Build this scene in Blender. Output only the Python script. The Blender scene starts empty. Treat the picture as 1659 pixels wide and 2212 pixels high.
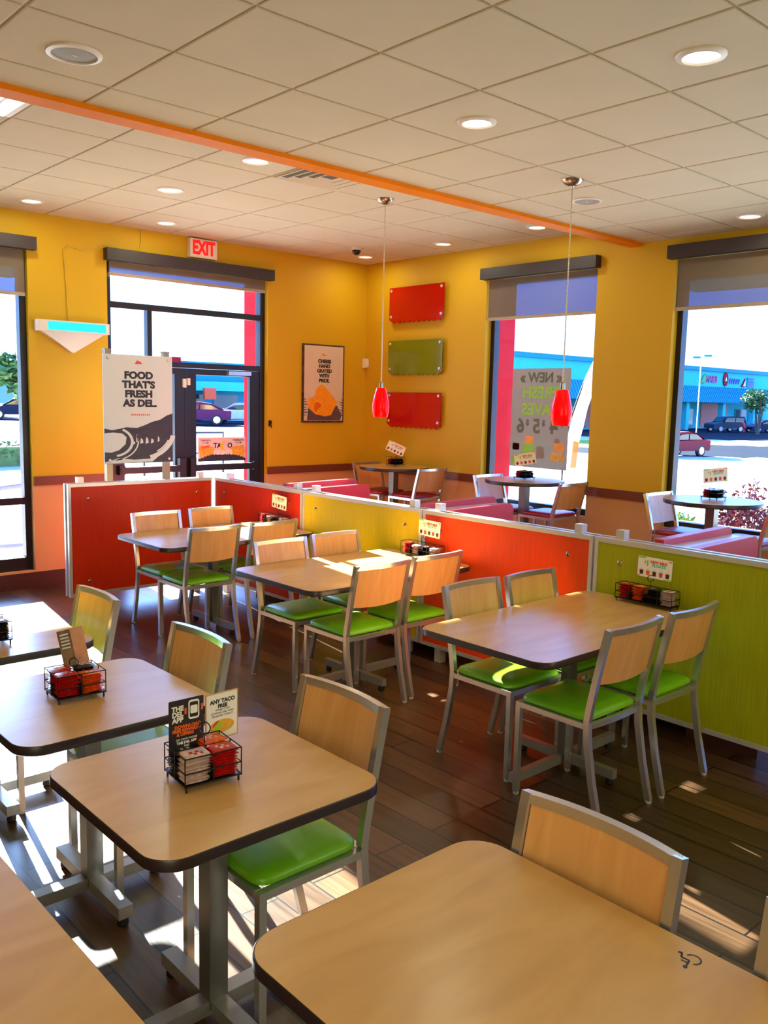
import bpy, bmesh, math, random
from mathutils import Vector, Matrix
random.seed(11)
scene = bpy.context.scene
COL = scene.collection
PI = math.pi
sin, cos = math.sin, math.cos

# ------------------------------------------------------------------ camera
CAM_H = 1.82
YAW, PITCH, ROLL, F_PX = 0.8331, -0.1294, 0.0231, 1884.2
fw = Vector((cos(YAW)*cos(PITCH), sin(YAW)*cos(PITCH), sin(PITCH)))
rt = Vector((sin(YAW), -cos(YAW), 0)); up = rt.cross(fw)
r2 = rt*cos(ROLL)+up*sin(ROLL); u2 = -rt*sin(ROLL)+up*cos(ROLL)
cam_data = bpy.data.cameras.new('camera')
cam = bpy.data.objects.new('camera', cam_data); COL.objects.link(cam)
cam.matrix_world = Matrix(((r2.x, u2.x, -fw.x, 0), (r2.y, u2.y, -fw.y, 0), (r2.z, u2.z, -fw.z, CAM_H), (0, 0, 0, 1)))
cam_data.sensor_fit = 'VERTICAL'; cam_data.sensor_height = 36.0
cam_data.lens = F_PX/2212*36.0
cam_data.clip_start = 0.02; cam_data.clip_end = 600
scene.camera = cam

# ------------------------------------------------------------------ view, sky, sun, room light
scene.view_settings.view_transform = 'Standard'
scene.view_settings.look = 'None'
scene.view_settings.gamma = 1.0
scene.view_settings.use_curve_mapping = False
scene.view_settings.exposure = 0.13
SKY_STRENGTH = 1.0
SUN_STRENGTH = 90.0
SUN_ELEV, SUN_AZ = 22.5, 8.5          # azimuth in degrees from +y towards +x
FILL_POWER = 82.0
LAMP_POWER = 4.0
HALO, HALO_TIGHT = (16, 25, 46, 1), 36.0

world = bpy.data.worlds.new('sky'); scene.world = world; world.use_nodes = True
wn = world.node_tree; wn.nodes.clear()
wo = wn.nodes.new('ShaderNodeOutputWorld'); wb = wn.nodes.new('ShaderNodeBackground')
wt = wn.nodes.new('ShaderNodeTexCoord'); ws = wn.nodes.new('ShaderNodeSeparateXYZ'); wr = wn.nodes.new('ShaderNodeValToRGB')
wn.links.new(wt.outputs['Generated'], ws.inputs[0]); wn.links.new(ws.outputs['Z'], wr.inputs['Fac'])
cr = wr.color_ramp
cr.elements[0].position = 0.0; cr.elements[0].color = (1.5, 2.5, 4.8, 1)
cr.elements[1].position = 1.0; cr.elements[1].color = (0.3, 1.2, 4.8, 1)
e = cr.elements.new(0.16); e.color = (1.05, 2.4, 6.6, 1)
se, sa = math.radians(SUN_ELEV), math.radians(SUN_AZ)
sdir = Vector((sin(sa)*cos(se), cos(sa)*cos(se), sin(se)))
# bright haze around the sun
wd = wn.nodes.new('ShaderNodeVectorMath'); wd.operation = 'DOT_PRODUCT'; wd.inputs[1].default_value = sdir
wn.links.new(wt.outputs['Generated'], wd.inputs[0])
wm = wn.nodes.new('ShaderNodeMath'); wm.operation = 'MAXIMUM'; wm.inputs[1].default_value = 0.0; wn.links.new(wd.outputs['Value'], wm.inputs[0])
wp = wn.nodes.new('ShaderNodeMath'); wp.operation = 'POWER'; wp.inputs[1].default_value = HALO_TIGHT; wn.links.new(wm.outputs[0], wp.inputs[0])
wq = wn.nodes.new('ShaderNodeMixRGB'); wq.blend_type = 'ADD'; wq.inputs[2].default_value = HALO
wn.links.new(wp.outputs[0], wq.inputs[0]); wn.links.new(wr.outputs['Color'], wq.inputs[1])
wn.links.new(wq.outputs['Color'], wb.inputs['Color']); wb.inputs['Strength'].default_value = SKY_STRENGTH
wn.links.new(wb.outputs[0], wo.inputs[0])

sun_d = bpy.data.lights.new('sun', 'SUN'); sun_d.energy = SUN_STRENGTH; sun_d.angle = math.radians(0.53)
sun_d.color = (0.94, 1.0, 0.95)
sun = bpy.data.objects.new('sun', sun_d); COL.objects.link(sun)
se, sa = math.radians(SUN_ELEV), math.radians(SUN_AZ)
sdir = Vector((sin(sa)*cos(se), cos(sa)*cos(se), sin(se)))
sun.rotation_euler = sdir.to_track_quat('Z', 'Y').to_euler(); sun.location = (3, 12, 6)

def area_light(name, loc, target, size, power, color):
    d = bpy.data.lights.new(name, 'AREA'); d.shape = 'SQUARE'; d.size = size; d.energy = power; d.color = color
    o = bpy.data.objects.new(name, d); COL.objects.link(o); o.location = loc
    o.rotation_euler = (Vector(loc)-Vector(target)).to_track_quat('Z', 'Y').to_euler()
    return o
# added fill lamps behind the camera, out of view, to brighten the room
area_light('fill_light', (-1.6, -1.8, 2.3), (4.0, 4.0, 2.2), 2.6, FILL_POWER, (1.0, 1.0, 0.66))
area_light('fill_light', (4.6, -2.6, 2.4), (4.4, 4.0, 1.8), 2.2, FILL_POWER*0.6, (1.0, 1.0, 0.66))

# ------------------------------------------------------------------ materials
def lin(c):
    return tuple((v/255/12.92 if v/255 <= 0.04045 else ((v/255+0.055)/1.055)**2.4) for v in c)+(1,)

def base_mat(name):
    m = bpy.data.materials.new(name); m.use_nodes = True
    nt = m.node_tree; b = nt.nodes['Principled BSDF']
    return m, nt, b

def mat(name, c, rough=0.5, metal=0.0, spec=0.5, vary=0.08, scale=(6, 6, 6), bump=0.0, bscale=None, coat=0.0, emit=None, estr=0.0, det=3.0, trans=0.0, alpha=1.0):
    m, nt, b = base_mat(name)
    b.inputs['Roughness'].default_value = rough; b.inputs['Metallic'].default_value = metal
    b.inputs['Specular IOR Level'].default_value = spec; b.inputs['Coat Weight'].default_value = coat
    b.inputs['Coat Roughness'].default_value = 0.12
    b.inputs['Transmission Weight'].default_value = trans; b.inputs['Alpha'].default_value = alpha
    tc = nt.nodes.new('ShaderNodeTexCoord'); mp = nt.nodes.new('ShaderNodeMapping'); mp.inputs['Scale'].default_value = scale
    nz = nt.nodes.new('ShaderNodeTexNoise'); nz.inputs['Detail'].default_value = det; nz.inputs['Scale'].default_value = 1.0
    nt.links.new(tc.outputs['Object'], mp.inputs['Vector']); nt.links.new(mp.outputs[0], nz.inputs['Vector'])
    rp = nt.nodes.new('ShaderNodeValToRGB'); L = lin(c)
    rp.color_ramp.elements[0].position = 0.3; rp.color_ramp.elements[1].position = 0.7
    rp.color_ramp.elements[0].color = tuple(v*(1-vary) for v in L[:3])+(1,)
    rp.color_ramp.elements[1].color = tuple(min(1, v*(1+vary)) for v in L[:3])+(1,)
    nt.links.new(nz.outputs['Fac'], rp.inputs['Fac']); nt.links.new(rp.outputs['Color'], b.inputs['Base Color'])
    if bump:
        bp = nt.nodes.new('ShaderNodeBump'); bp.inputs['Strength'].default_value = bump; bp.inputs['Distance'].default_value = 0.002
        n2 = nt.nodes.new('ShaderNodeTexNoise'); n2.inputs['Scale'].default_value = bscale or 120; n2.inputs['Detail'].default_value = 2
        nt.links.new(tc.outputs['Object'], n2.inputs['Vector']); nt.links.new(n2.outputs['Fac'], bp.inputs['Height'])
        nt.links.new(bp.outputs[0], b.inputs['Normal'])
    if emit:
        b.inputs['Emission Color'].default_value = lin(emit); b.inputs['Emission Strength'].default_value = estr
    return m

def glass_mat(name, tint, gloss, rough=0.0):
    m = bpy.data.materials.new(name); m.use_nodes = True; nt = m.node_tree; nt.nodes.clear()
    o = nt.nodes.new('ShaderNodeOutputMaterial'); mx = nt.nodes.new('ShaderNodeMixShader'); t = nt.nodes.new('ShaderNodeBsdfTransparent'); g = nt.nodes.new('ShaderNodeBsdfGlossy')
    lw = nt.nodes.new('ShaderNodeLayerWeight'); lw.inputs['Blend'].default_value = gloss
    t.inputs['Color'].default_value = tint; g.inputs['Roughness'].default_value = rough
    nt.links.new(lw.outputs['Fresnel'], mx.inputs[0]); nt.links.new(t.outputs[0], mx.inputs[1]); nt.links.new(g.outputs[0], mx.inputs[2]); nt.links.new(mx.outputs[0], o.inputs[0])
    return m

def sheer_mat(name, c, see, trl, tint=(1, 1, 1, 1)):
    """woven screen or printed film: part open weave, part scattering cloth"""
    m = bpy.data.materials.new(name); m.use_nodes = True; nt = m.node_tree; nt.nodes.clear()
    o = nt.nodes.new('ShaderNodeOutputMaterial'); t = nt.nodes.new('ShaderNodeBsdfTransparent'); t.inputs['Color'].default_value = tint
    d = nt.nodes.new('ShaderNodeBsdfDiffuse'); d.inputs['Color'].default_value = lin(c)
    l = nt.nodes.new('ShaderNodeBsdfTranslucent'); l.inputs['Color'].default_value = lin(c)
    a = nt.nodes.new('ShaderNodeMixShader'); a.inputs[0].default_value = trl; b = nt.nodes.new('ShaderNodeMixShader')
    tc = nt.nodes.new('ShaderNodeTexCoord'); nz = nt.nodes.new('ShaderNodeTexNoise'); nz.inputs['Scale'].default_value = 30
    mr = nt.nodes.new('ShaderNodeMapRange'); mr.inputs['To Min'].default_value = see*0.94; mr.inputs['To Max'].default_value = see*1.06
    nt.links.new(tc.outputs['Object'], nz.inputs['Vector']); nt.links.new(nz.outputs['Fac'], mr.inputs['Value']); nt.links.new(mr.outputs[0], b.inputs[0])
    nt.links.new(d.outputs[0], a.inputs[1]); nt.links.new(l.outputs[0], a.inputs[2]); nt.links.new(a.outputs[0], b.inputs[1]); nt.links.new(t.outputs[0], b.inputs[2]); nt.links.new(b.outputs[0], o.inputs[0])
    return m

def floor_mat():
    m, nt, b = base_mat('dark_wood_plank_tile')
    N = nt.nodes.new; Lk = nt.links.new
    tc = N('ShaderNodeTexCoord')
    # planks run along y: swap axes so that brick rows lie along y
    sp = N('ShaderNodeSeparateXYZ'); cb = N('ShaderNodeCombineXYZ'); Lk(tc.outputs['Object'], sp.inputs[0])
    ax = N('ShaderNodeMath'); ax.operation = 'ADD'; ax.inputs[1].default_value = 10*0.158-1.109+0.158*20
    Lk(sp.outputs['X'], ax.inputs[0]); Lk(sp.outputs['Y'], cb.inputs['X']); Lk(ax.outputs[0], cb.inputs['Y'])
    br = N('ShaderNodeTexBrick'); br.offset = 0.37; br.offset_frequency = 2
    br.inputs['Scale'].default_value = 1.0; br.inputs['Brick Width'].default_value = 1.22; br.inputs['Row Height'].default_value = 0.158
    br.inputs['Mortar Size'].default_value = 0.0045; br.inputs['Mortar Smooth'].default_value = 0.1; br.inputs['Bias'].default_value = 0.0
    br.inputs['Color1'].default_value = lin((104, 71, 43)); br.inputs['Color2'].default_value = lin((66, 45, 27)); br.inputs['Mortar'].default_value = lin((14, 9, 8))
    Lk(cb.outputs[0], br.inputs['Vector'])
    mp = N('ShaderNodeMapping'); mp.inputs['Scale'].default_value = (34, 1.6, 1)
    nz = N('ShaderNodeTexNoise'); nz.inputs['Scale'].default_value = 1.0; nz.inputs['Detail'].default_value = 5; nz.inputs['Roughness'].default_value = 0.65
    Lk(tc.outputs['Object'], mp.inputs[0]); Lk(mp.outputs[0], nz.inputs['Vector'])
    rp = N('ShaderNodeValToRGB'); rp.color_ramp.elements[0].position = 0.3; rp.color_ramp.elements[1].position = 0.75
    rp.color_ramp.elements[0].color = (0.42, 0.40, 0.40, 1); rp.color_ramp.elements[1].color = (1.35, 1.3, 1.26, 1)
    Lk(nz.outputs['Fac'], rp.inputs[0])
    mu = N('ShaderNodeMixRGB'); mu.blend_type = 'MULTIPLY'; mu.inputs[0].default_value = 1.0
    Lk(br.outputs['Color'], mu.inputs[1]); Lk(rp.outputs[0], mu.inputs[2]); Lk(mu.outputs[0], b.inputs['Base Color'])
    mr = N('ShaderNodeMapRange'); mr.inputs['To Min'].default_value = 0.25; mr.inputs['To Max'].default_value = 0.40
    Lk(nz.outputs['Fac'], mr.inputs['Value']); Lk(mr.outputs[0], b.inputs['Roughness'])
    bp = N('ShaderNodeBump'); bp.inputs['Strength'].default_value = 0.16; bp.inputs['Distance'].default_value = 0.002
    ad = N('ShaderNodeMath'); ad.operation = 'MULTIPLY_ADD'; ad.inputs[1].default_value = -2.0
    Lk(br.outputs['Fac'], ad.inputs[0]); Lk(nz.outputs['Fac'], ad.inputs[2]); Lk(ad.outputs[0], bp.inputs['Height']); Lk(bp.outputs[0], b.inputs['Normal'])
    b.inputs['Specular IOR Level'].default_value = 0.5
    return m

def wood_mat(name, c1, c2, scale=(2.0, 9.0, 2.0), rough=0.3, coat=0.0, spec=0.5):
    m, nt, b = base_mat(name); N = nt.nodes.new; Lk = nt.links.new
    tc = N('ShaderNodeTexCoord'); mp = N('ShaderNodeMapping'); mp.inputs['Scale'].default_value = scale
    oi = N('ShaderNodeObjectInfo'); va = N('ShaderNodeVectorMath'); va.operation = 'ADD'
    sc = N('ShaderNodeMath'); sc.operation = 'MULTIPLY'; sc.inputs[1].default_value = 37.0
    Lk(oi.outputs['Random'], sc.inputs[0])
    nz = N('ShaderNodeTexNoise'); nz.inputs['Scale'].default_value = 1.0; nz.inputs['Detail'].default_value = 6; nz.inputs['Distortion'].default_value = 1.4
    Lk(tc.outputs['Object'], mp.inputs[0]); Lk(mp.outputs[0], va.inputs[0]); Lk(sc.outputs[0], va.inputs[1]); Lk(va.outputs[0], nz.inputs['Vector'])
    rp = N('ShaderNodeValToRGB'); rp.color_ramp.elements[0].position = 0.32; rp.color_ramp.elements[1].position = 0.68
    rp.color_ramp.elements[0].color = lin(c1); rp.color_ramp.elements[1].color = lin(c2)
    Lk(nz.outputs['Fac'], rp.inputs[0]); Lk(rp.outputs[0], b.inputs['Base Color'])
    b.inputs['Roughness'].default_value = rough; b.inputs['Coat Weight'].default_value = coat; b.inputs['Coat Roughness'].default_value = 0.2; b.inputs['Specular IOR Level'].default_value = spec
    return m

def ribbed(name, c, rough=0.45, freq=420.0):
    """coloured resin board with fine upright fibres"""
    m, nt, b = base_mat(name); N = nt.nodes.new; Lk = nt.links.new
    tc = N('ShaderNodeTexCoord'); mp = N('ShaderNodeMapping'); mp.inputs['Scale'].default_value = (1, freq*0.4, 4)
    nz = N('ShaderNodeTexNoise'); nz.inputs['Scale'].default_value = 1.0; nz.inputs['Detail'].default_value = 2
    Lk(tc.outputs['Object'], mp.inputs[0]); Lk(mp.outputs[0], nz.inputs['Vector'])
    rp = N('ShaderNodeValToRGB'); L = lin(c); rp.color_ramp.elements[0].position = 0.25; rp.color_ramp.elements[1].position = 0.75
    rp.color_ramp.elements[0].color = tuple(v*0.86 for v in L[:3])+(1,); rp.color_ramp.elements[1].color = tuple(min(1, v*1.12) for v in L[:3])+(1,)
    Lk(nz.outputs['Fac'], rp.inputs[0]); Lk(rp.outputs[0], b.inputs['Base Color']); b.inputs['Roughness'].default_value = rough; b.inputs['Specular IOR Level'].default_value = 0.2
    return m

M = {}
M['yellow'] = mat('yellow_wall_paint', (206, 160, 16), 0.6, vary=0.02, scale=(1, 1, 1), bump=0.08, bscale=200, spec=0.3)
M['tan'] = mat('tan_wainscot', (212, 158, 106), 0.55, vary=0.03, scale=(1, 1, 1), spec=0.3)
M['rail'] = mat('brown_chair_rail', (112, 52, 30), 0.45, vary=0.08)
M['baseboard'] = mat('dark_brown_base', (74, 38, 34), 0.4)
M['floor'] = floor_mat()
M['tile'] = mat('ceiling_tile', (212, 198, 170), 0.85, vary=0.02, scale=(3, 3, 3), bump=0.15, bscale=260, spec=0.2)
M['tbar'] = mat('ceiling_grid_metal', (214, 200, 170), 0.6, vary=0.02, spec=0.3)
M['orange'] = mat('orange_beam_paint', (232, 128, 4), 0.6, vary=0.03, spec=0.1)
M['bronze'] = mat('dark_bronze_aluminium', (42, 40, 46), 0.35, metal=0.4, vary=0.08)
M['valance'] = mat('brown_black_valance', (52, 40, 42), 0.5, vary=0.1)
M['glass'] = glass_mat('window_glass', (0.95, 0.98, 0.98, 1), 0.08)
M['shade'] = sheer_mat('roller_screen_cloth', (146, 124, 104), 0.31, 0.03, (0.04, 0.62, 0.86, 1))
M['wtrim'] = mat('white_plastic', (226, 214, 200), 0.4, vary=0.03)
M['alu'] = mat('brushed_aluminium', (206, 202, 198), 0.36, metal=0.45, vary=0.05, scale=(2, 2, 60))
M['steel'] = mat('grey_steel_tube', (198, 194, 194), 0.25, metal=0.82, vary=0.05)
M['column_steel'] = mat('dull_steel_column', (122, 118, 110), 0.32, metal=0.65, vary=0.05)
M['foot_steel'] = mat('dull_steel_foot', (156, 152, 148), 0.38, metal=0.55, vary=0.05)
M['nickel'] = mat('brushed_nickel', (170, 156, 136), 0.25, metal=0.95, vary=0.06)
M['black'] = mat('black_plastic', (18, 17, 18), 0.45, vary=0.1)
M['wire'] = mat('black_wire', (22, 20, 22), 0.35, metal=0.3, vary=0.1)
M['edge'] = mat('dark_vinyl_edge', (44, 30, 32), 0.35, vary=0.1)
M['laminate'] = wood_mat('tan_wood_laminate', (196, 146, 82), (208, 160, 94), scale=(2.2, 7.0, 2.0), rough=0.26, spec=0.62)
M['maple'] = wood_mat('maple_plywood', (210, 146, 84), (222, 162, 102), scale=(16, 2, 2.2), rough=0.35)
M['green_vinyl'] = mat('lime_green_vinyl', (112, 180, 16), 0.32, vary=0.06, scale=(9, 9, 9), bump=0.12, bscale=300)
M['red_vinyl'] = mat('dark_red_vinyl', (160, 16, 26), 0.32, vary=0.06, scale=(9, 9, 9), bump=0.1, bscale=300)
M['booth_red'] = mat('rose_red_vinyl', (190, 52, 62), 0.38, vary=0.05, scale=(5, 5, 5))
M['p_red'] = ribbed('brick_red_board', (196, 44, 10))
M['p_orange'] = ribbed('bright_orange_board', (228, 66, 6))
M['p_yellow'] = ribbed('yellow_board', (208, 178, 0))
M['p_green'] = ribbed('olive_green_board', (160, 160, 14))
M['acr_red'] = mat('red_acrylic', (182, 2, 4), 0.08, vary=0.03, coat=0.3)
M['acr_green'] = mat('green_acrylic', (116, 122, 14), 0.08, vary=0.03, coat=0.3)
M['lamp_red'] = mat('glowing_red_glass', (200, 0, 2), 0.2, spec=0.2, vary=0.03, emit=(255, 0, 4), estr=0.75)
M['lens'] = mat('lit_lamp_lens', (250, 240, 220), 0.4, emit=(255, 244, 226), estr=2.2)
M['uv'] = mat('blue_lit_tube', (20, 200, 255), 0.3, emit=(0, 205, 255), estr=1.0)
M['grille'] = mat('grey_speaker_grille', (150, 146, 138), 0.6, vary=0.12, scale=(160, 160, 160))
M['exit_red'] = mat('lit_exit_red', (230, 10, 12), 0.4, emit=(255, 10, 14), estr=0.8)
M['white'] = mat('white_print', (236, 230, 222), 0.5, vary=0.02)
M['paper'] = mat('pale_grey_print', (206, 212, 214), 0.55, vary=0.02, scale=(2, 2, 2))
M['ink'] = mat('black_ink', (26, 24, 30), 0.5, vary=0.1)
M['ink2'] = mat('charcoal_ink', (44, 40, 52), 0.5, vary=0.25, scale=(14, 14, 60), det=6)
M['redink'] = mat('red_ink', (214, 66, 54), 0.5)
M['orangeink'] = mat('orange_ink', (232, 98, 26), 0.5)
M['tealink'] = mat('teal_ink', (96, 190, 180), 0.5)
M['limeink'] = mat('lime_ink', (150, 196, 28), 0.5)
M['brownink'] = mat('brown_ink', (72, 34, 20), 0.5)
M['pink'] = mat('pink_print', (222, 196, 198), 0.5, vary=0.04)
M['cheese'] = mat('cheese_orange', (240, 150, 20), 0.5, vary=0.08, scale=(14, 14, 14))
M['cheese2'] = mat('cheese_dark', (214, 92, 14), 0.5, vary=0.1, scale=(14, 14, 14))
M['taco'] = mat('taco_shell', (222, 164, 50), 0.5, vary=0.15, scale=(30, 30, 30))
M['pk_red'] = mat('red_packet_film', (186, 26, 24), 0.22, vary=0.35, scale=(60, 60, 60), det=4)
M['pk_orange'] = mat('orange_packet_film', (226, 82, 18), 0.22, vary=0.3, scale=(60, 60, 60), det=4)
M['pk_black'] = mat('black_packet_film', (40, 34, 36), 0.2, vary=0.5, scale=(60, 60, 60), det=4)
M['pk_white'] = mat('pale_packet_film', (206, 176, 170), 0.24, vary=0.25, scale=(60, 60, 60), det=4)
M['slate'] = mat('slate_board', (92, 66, 78), 0.6, vary=0.2)

# ------------------------------------------------------------------ mesh helpers
class MB:
    def __init__(s): s.bm = bmesh.new(); s.mi = 0; s.T = Matrix.Identity(4)
    def m(s, i): s.mi = i; return s
    def face(s, vs):
        try:
            f = s.bm.faces.new(vs); f.material_index = s.mi; return f
        except ValueError: return None
    def v(s, p): return s.bm.verts.new(s.T @ Vector(p))
    def box(s, x0, x1, y0, y1, z0, z1):
        V = [s.v((x, y, z)) for z in (z0, z1) for y in (y0, y1) for x in (x0, x1)]
        for q in ((0, 2, 3, 1), (4, 5, 7, 6), (0, 1, 5, 4), (2, 6, 7, 3), (0, 4, 6, 2), (1, 3, 7, 5)): s.face([V[i] for i in q])
        return s
    def loft(s, rings, close=True, cap=True):
        R = [[s.v(p) for p in r] for r in rings]; n = len(R[0])
        for a, b in zip(R, R[1:]):
            for i in range(n if close else n-1):
                j = (i+1) % n; s.face([a[i], a[j], b[j], b[i]])
        if cap: s.face(R[0][::-1]); s.face(R[-1])
        return s
    def prism(s, poly, z0, z1):
        return s.loft([[(x, y, z0) for x, y in poly], [(x, y, z1) for x, y in poly]])
    def sweep(s, pts, w, d, side=(1, 0, 0), closed=False):
        """rectangular bar along pts; w along side, d along tangent x side"""
        P = [Vector(p) for p in pts]; S = Vector(side).normalized(); rings = []
        for i, p in enumerate(P):
            if closed: t = P[(i+1) % len(P)]-P[i-1]
            else: t = P[min(i+1, len(P)-1)]-P[max(i-1, 0)]
            t.normalize(); n = t.cross(S).normalized(); s2 = n.cross(t).normalized()
            k = 1.0
            if 0 < i < len(P)-1:
                a = (P[i]-P[i-1]).normalized().dot(t); k = 1/max(a, 0.5)
            rings.append([p+s2*(w/2*a_)+n*(d/2*b_*k) for a_, b_ in ((-1, -1), (1, -1), (1, 1), (-1, 1))])
        if closed: rings.append(rings[0])
        return s.loft(rings, cap=not closed)
    def tube(s, pts, r, n=8, closed=False):
        P = [Vector(p) for p in pts]; rings = []; ref = None
        for i, p in enumerate(P):
            if closed: t = P[(i+1) % len(P)]-P[i-1]
            else: t = P[min(i+1, len(P)-1)]-P[max(i-1, 0)]
            t.normalize()
            if ref is None: ref = Vector((0, 0, 1)) if abs(t.z) < 0.9 else Vector((1, 0, 0))
            a = t.cross(ref).normalized(); ref = a.cross(t).normalized()
            rr = r[i] if isinstance(r, (list, tuple)) else r
            rings.append([p+(a*cos(2*PI*k/n)+ref*sin(2*PI*k/n))*rr for k in range(n)])
        if closed: rings.append(rings[0])
        return s.loft(rings, cap=not closed)
    def lathe(s, prof, n=32, c=(0, 0, 0), cap=True):
        rings = [[(c[0]+r*cos(2*PI*k/n), c[1]+r*sin(2*PI*k/n), c[2]+z) for k in range(n)] for r, z in prof]
        return s.loft(rings, cap=cap)
    def ball(s, c, rx, ry, rz, n=12, m=8):
        return s.lathe_e(c, rx, ry, rz, n, m)
    def lathe_e(s, c, rx, ry, rz, n, m):
        rings = []
        for j in range(m+1):
            a = -PI/2+PI*j/m; k = max(cos(a), 0.02)
            rings.append([(c[0]+rx*k*cos(2*PI*i/n), c[1]+ry*k*sin(2*PI*i/n), c[2]+rz*sin(a)) for i in range(n)])
        return s.loft(rings)
    def flat(s, poly, z=0.0):
        s.face([s.v((x, y, z)) for x, y in poly]); return s
    def text(s, txt, size, Mx, ext=0.0012, bold=0.0, align='CENTER', squeeze=1.0):
        c = bpy.data.curves.new('t', 'FONT'); c.body = txt; c.size = size; c.extrude = ext; c.offset = bold; c.align_x = align; c.align_y = 'CENTER'; c.resolution_u = 3; c.space_line = 0.9
        o = bpy.data.objects.new('t', c); COL.objects.link(o)
        dg = bpy.context.evaluated_depsgraph_get(); me = bpy.data.meshes.new_from_object(o.evaluated_get(dg))
        VV = [s.v(Mx @ Vector((q.co.x*squeeze, q.co.y, q.co.z))) for q in me.vertices]
        for p in me.polygons: s.face([VV[i] for i in p.vertices])
        bpy.data.objects.remove(o); bpy.data.meshes.remove(me); bpy.data.curves.remove(c)
        return s
    def build(s, name, mats, parent=None, loc=None, smooth=35, rotz=None):
        me = bpy.data.meshes.new(name); bmesh.ops.recalc_face_normals(s.bm, faces=s.bm.faces[:]); s.bm.to_mesh(me); s.bm.free()
        if not isinstance(mats, (list, tuple)): mats = [mats]
        for m_ in mats: me.materials.append(M[m_] if isinstance(m_, str) else m_)
        if smooth:
            me.polygons.foreach_set('use_smooth', [True]*len(me.polygons))
            me.set_sharp_from_angle(angle=math.radians(smooth))
        o = bpy.data.objects.new(name, me); COL.objects.link(o)
        if parent is not None: o.parent = parent
        if loc is not None: o.location = loc
        if rotz is not None: o.rotation_euler = (0, 0, rotz)
        return o

def tag(o, label, cat, group=None, kind=None):
    o['label'] = label; o['category'] = cat
    if group: o['group'] = group
    if kind: o['kind'] = kind
    return o
def struct(o, label=None):
    o['kind'] = 'structure'
    if label: o['label'] = label
    return o
def thing(name, label, cat, loc=(0, 0, 0), rotz=0.0, group=None):
    o = bpy.data.objects.new(name, None); o.empty_display_size = 0.1; COL.objects.link(o)
    o.location = loc; o.rotation_euler = (0, 0, rotz)
    return tag(o, label, cat, group)
def dup(root, loc, rotz=0.0, label=None, group=None):
    r = root.copy(); COL.objects.link(r); r.location = loc; r.rotation_euler = (0, 0, rotz)
    if label: r['label'] = label
    if group: r['group'] = group
    def rec(src, dst):
        for ch in list(src.children):
            c = ch.copy(); COL.objects.link(c); c.parent = dst; rec(ch, c)
    rec(root, r)
    return r
def rrect(w, h, r, n=6, cx=0, cy=0):
    out = []
    for sx, sy, a0 in ((1, 1, 0), (-1, 1, PI/2), (-1, -1, PI), (1, -1, 3*PI/2)):
        for k in range(n+1):
            a = a0+PI/2*k/n; out.append((cx+sx*(w/2-r)+r*cos(a), cy+sy*(h/2-r)+r*sin(a)))
    return out
def circ(r, n=48): return [(r*cos(2*PI*k/n), r*sin(2*PI*k/n)) for k in range(n)]
def frame_mx(origin, X, Y):
    X = Vector(X).normalized(); Y = Vector(Y).normalized(); Z = X.cross(Y)
    return Matrix(((X.x, Y.x, Z.x, origin[0]), (X.y, Y.y, Z.y, origin[1]), (X.z, Y.z, Z.z, origin[2]), (0, 0, 0, 1)))
# ------------------------------------------------------------------ room shell
WY, WX = 8.075, 6.98            # inner faces of the left and right walls
WT = 0.20
HN, HF = 3.23, 3.39             # ceiling before and beyond the beam
SPLIT = 0.95
X0, Y0 = -3.2, -3.6

def wall(name, rects, alongx, near, far):
    m = MB()
    for u0, u1, z0, z1 in rects:
        for a, b, k in ((z0, min(z1, SPLIT), 1), (max(z0, SPLIT), z1, 0)):
            if b-a > 1e-4:
                m.m(k)
                if alongx: m.box(u0, u1, near, far, a, b)
                else: m.box(near, far, u0, u1, a, b)
    return struct(m.build(name, ['yellow', 'tan'], smooth=0))
TOP = 3.5
W1 = (1.64, 2.975, 0.16, 3.06); DR = (3.72, 5.56, 0.0, 3.06)
W3 = (4.825, 6.17, 0.74, 3.06); W4 = (1.95, 4.04, 0.74, 3.06); W5 = (-0.6, 1.45, 0.74, 3.06)
wall('wall_left', [(X0-WT, W1[0], 0, TOP), (W1[0], W1[1], 0, W1[2]), (W1[0], W1[1], W1[3], TOP), (W1[1], DR[0], 0, TOP), (DR[0], DR[1], DR[3], TOP), (DR[1], WX+WT, 0, TOP)], True, WY, WY+WT)
wall('wall_right', [(W3[1], WY, 0, TOP), (W3[0], W3[1], 0, W3[2]), (W3[0], W3[1], W3[3], TOP), (W4[1], W3[0], 0, TOP), (W4[0], W4[1], 0, W4[2]), (W4[0], W4[1], W4[3], TOP), (W5[1], W4[0], 0, TOP), (W5[0], W5[1], 0, W5[2]), (W5[0], W5[1], W5[3], TOP), (Y0, W5[0], 0, TOP)], False, WX, WX+WT)
wall('wall_back', [(X0, WX, 0, TOP)], True, Y0-WT, Y0)
wall('wall_side', [(Y0-WT, WY, 0, TOP)], False, X0-WT, X0)
m = MB(); m.box(X0, WX, Y0, WY, -0.1, 0.0); m.box(DR[0], DR[1], WY, WY+WT, -0.1, 0.0); struct(m.build('floor', 'floor', smooth=0))

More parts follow.
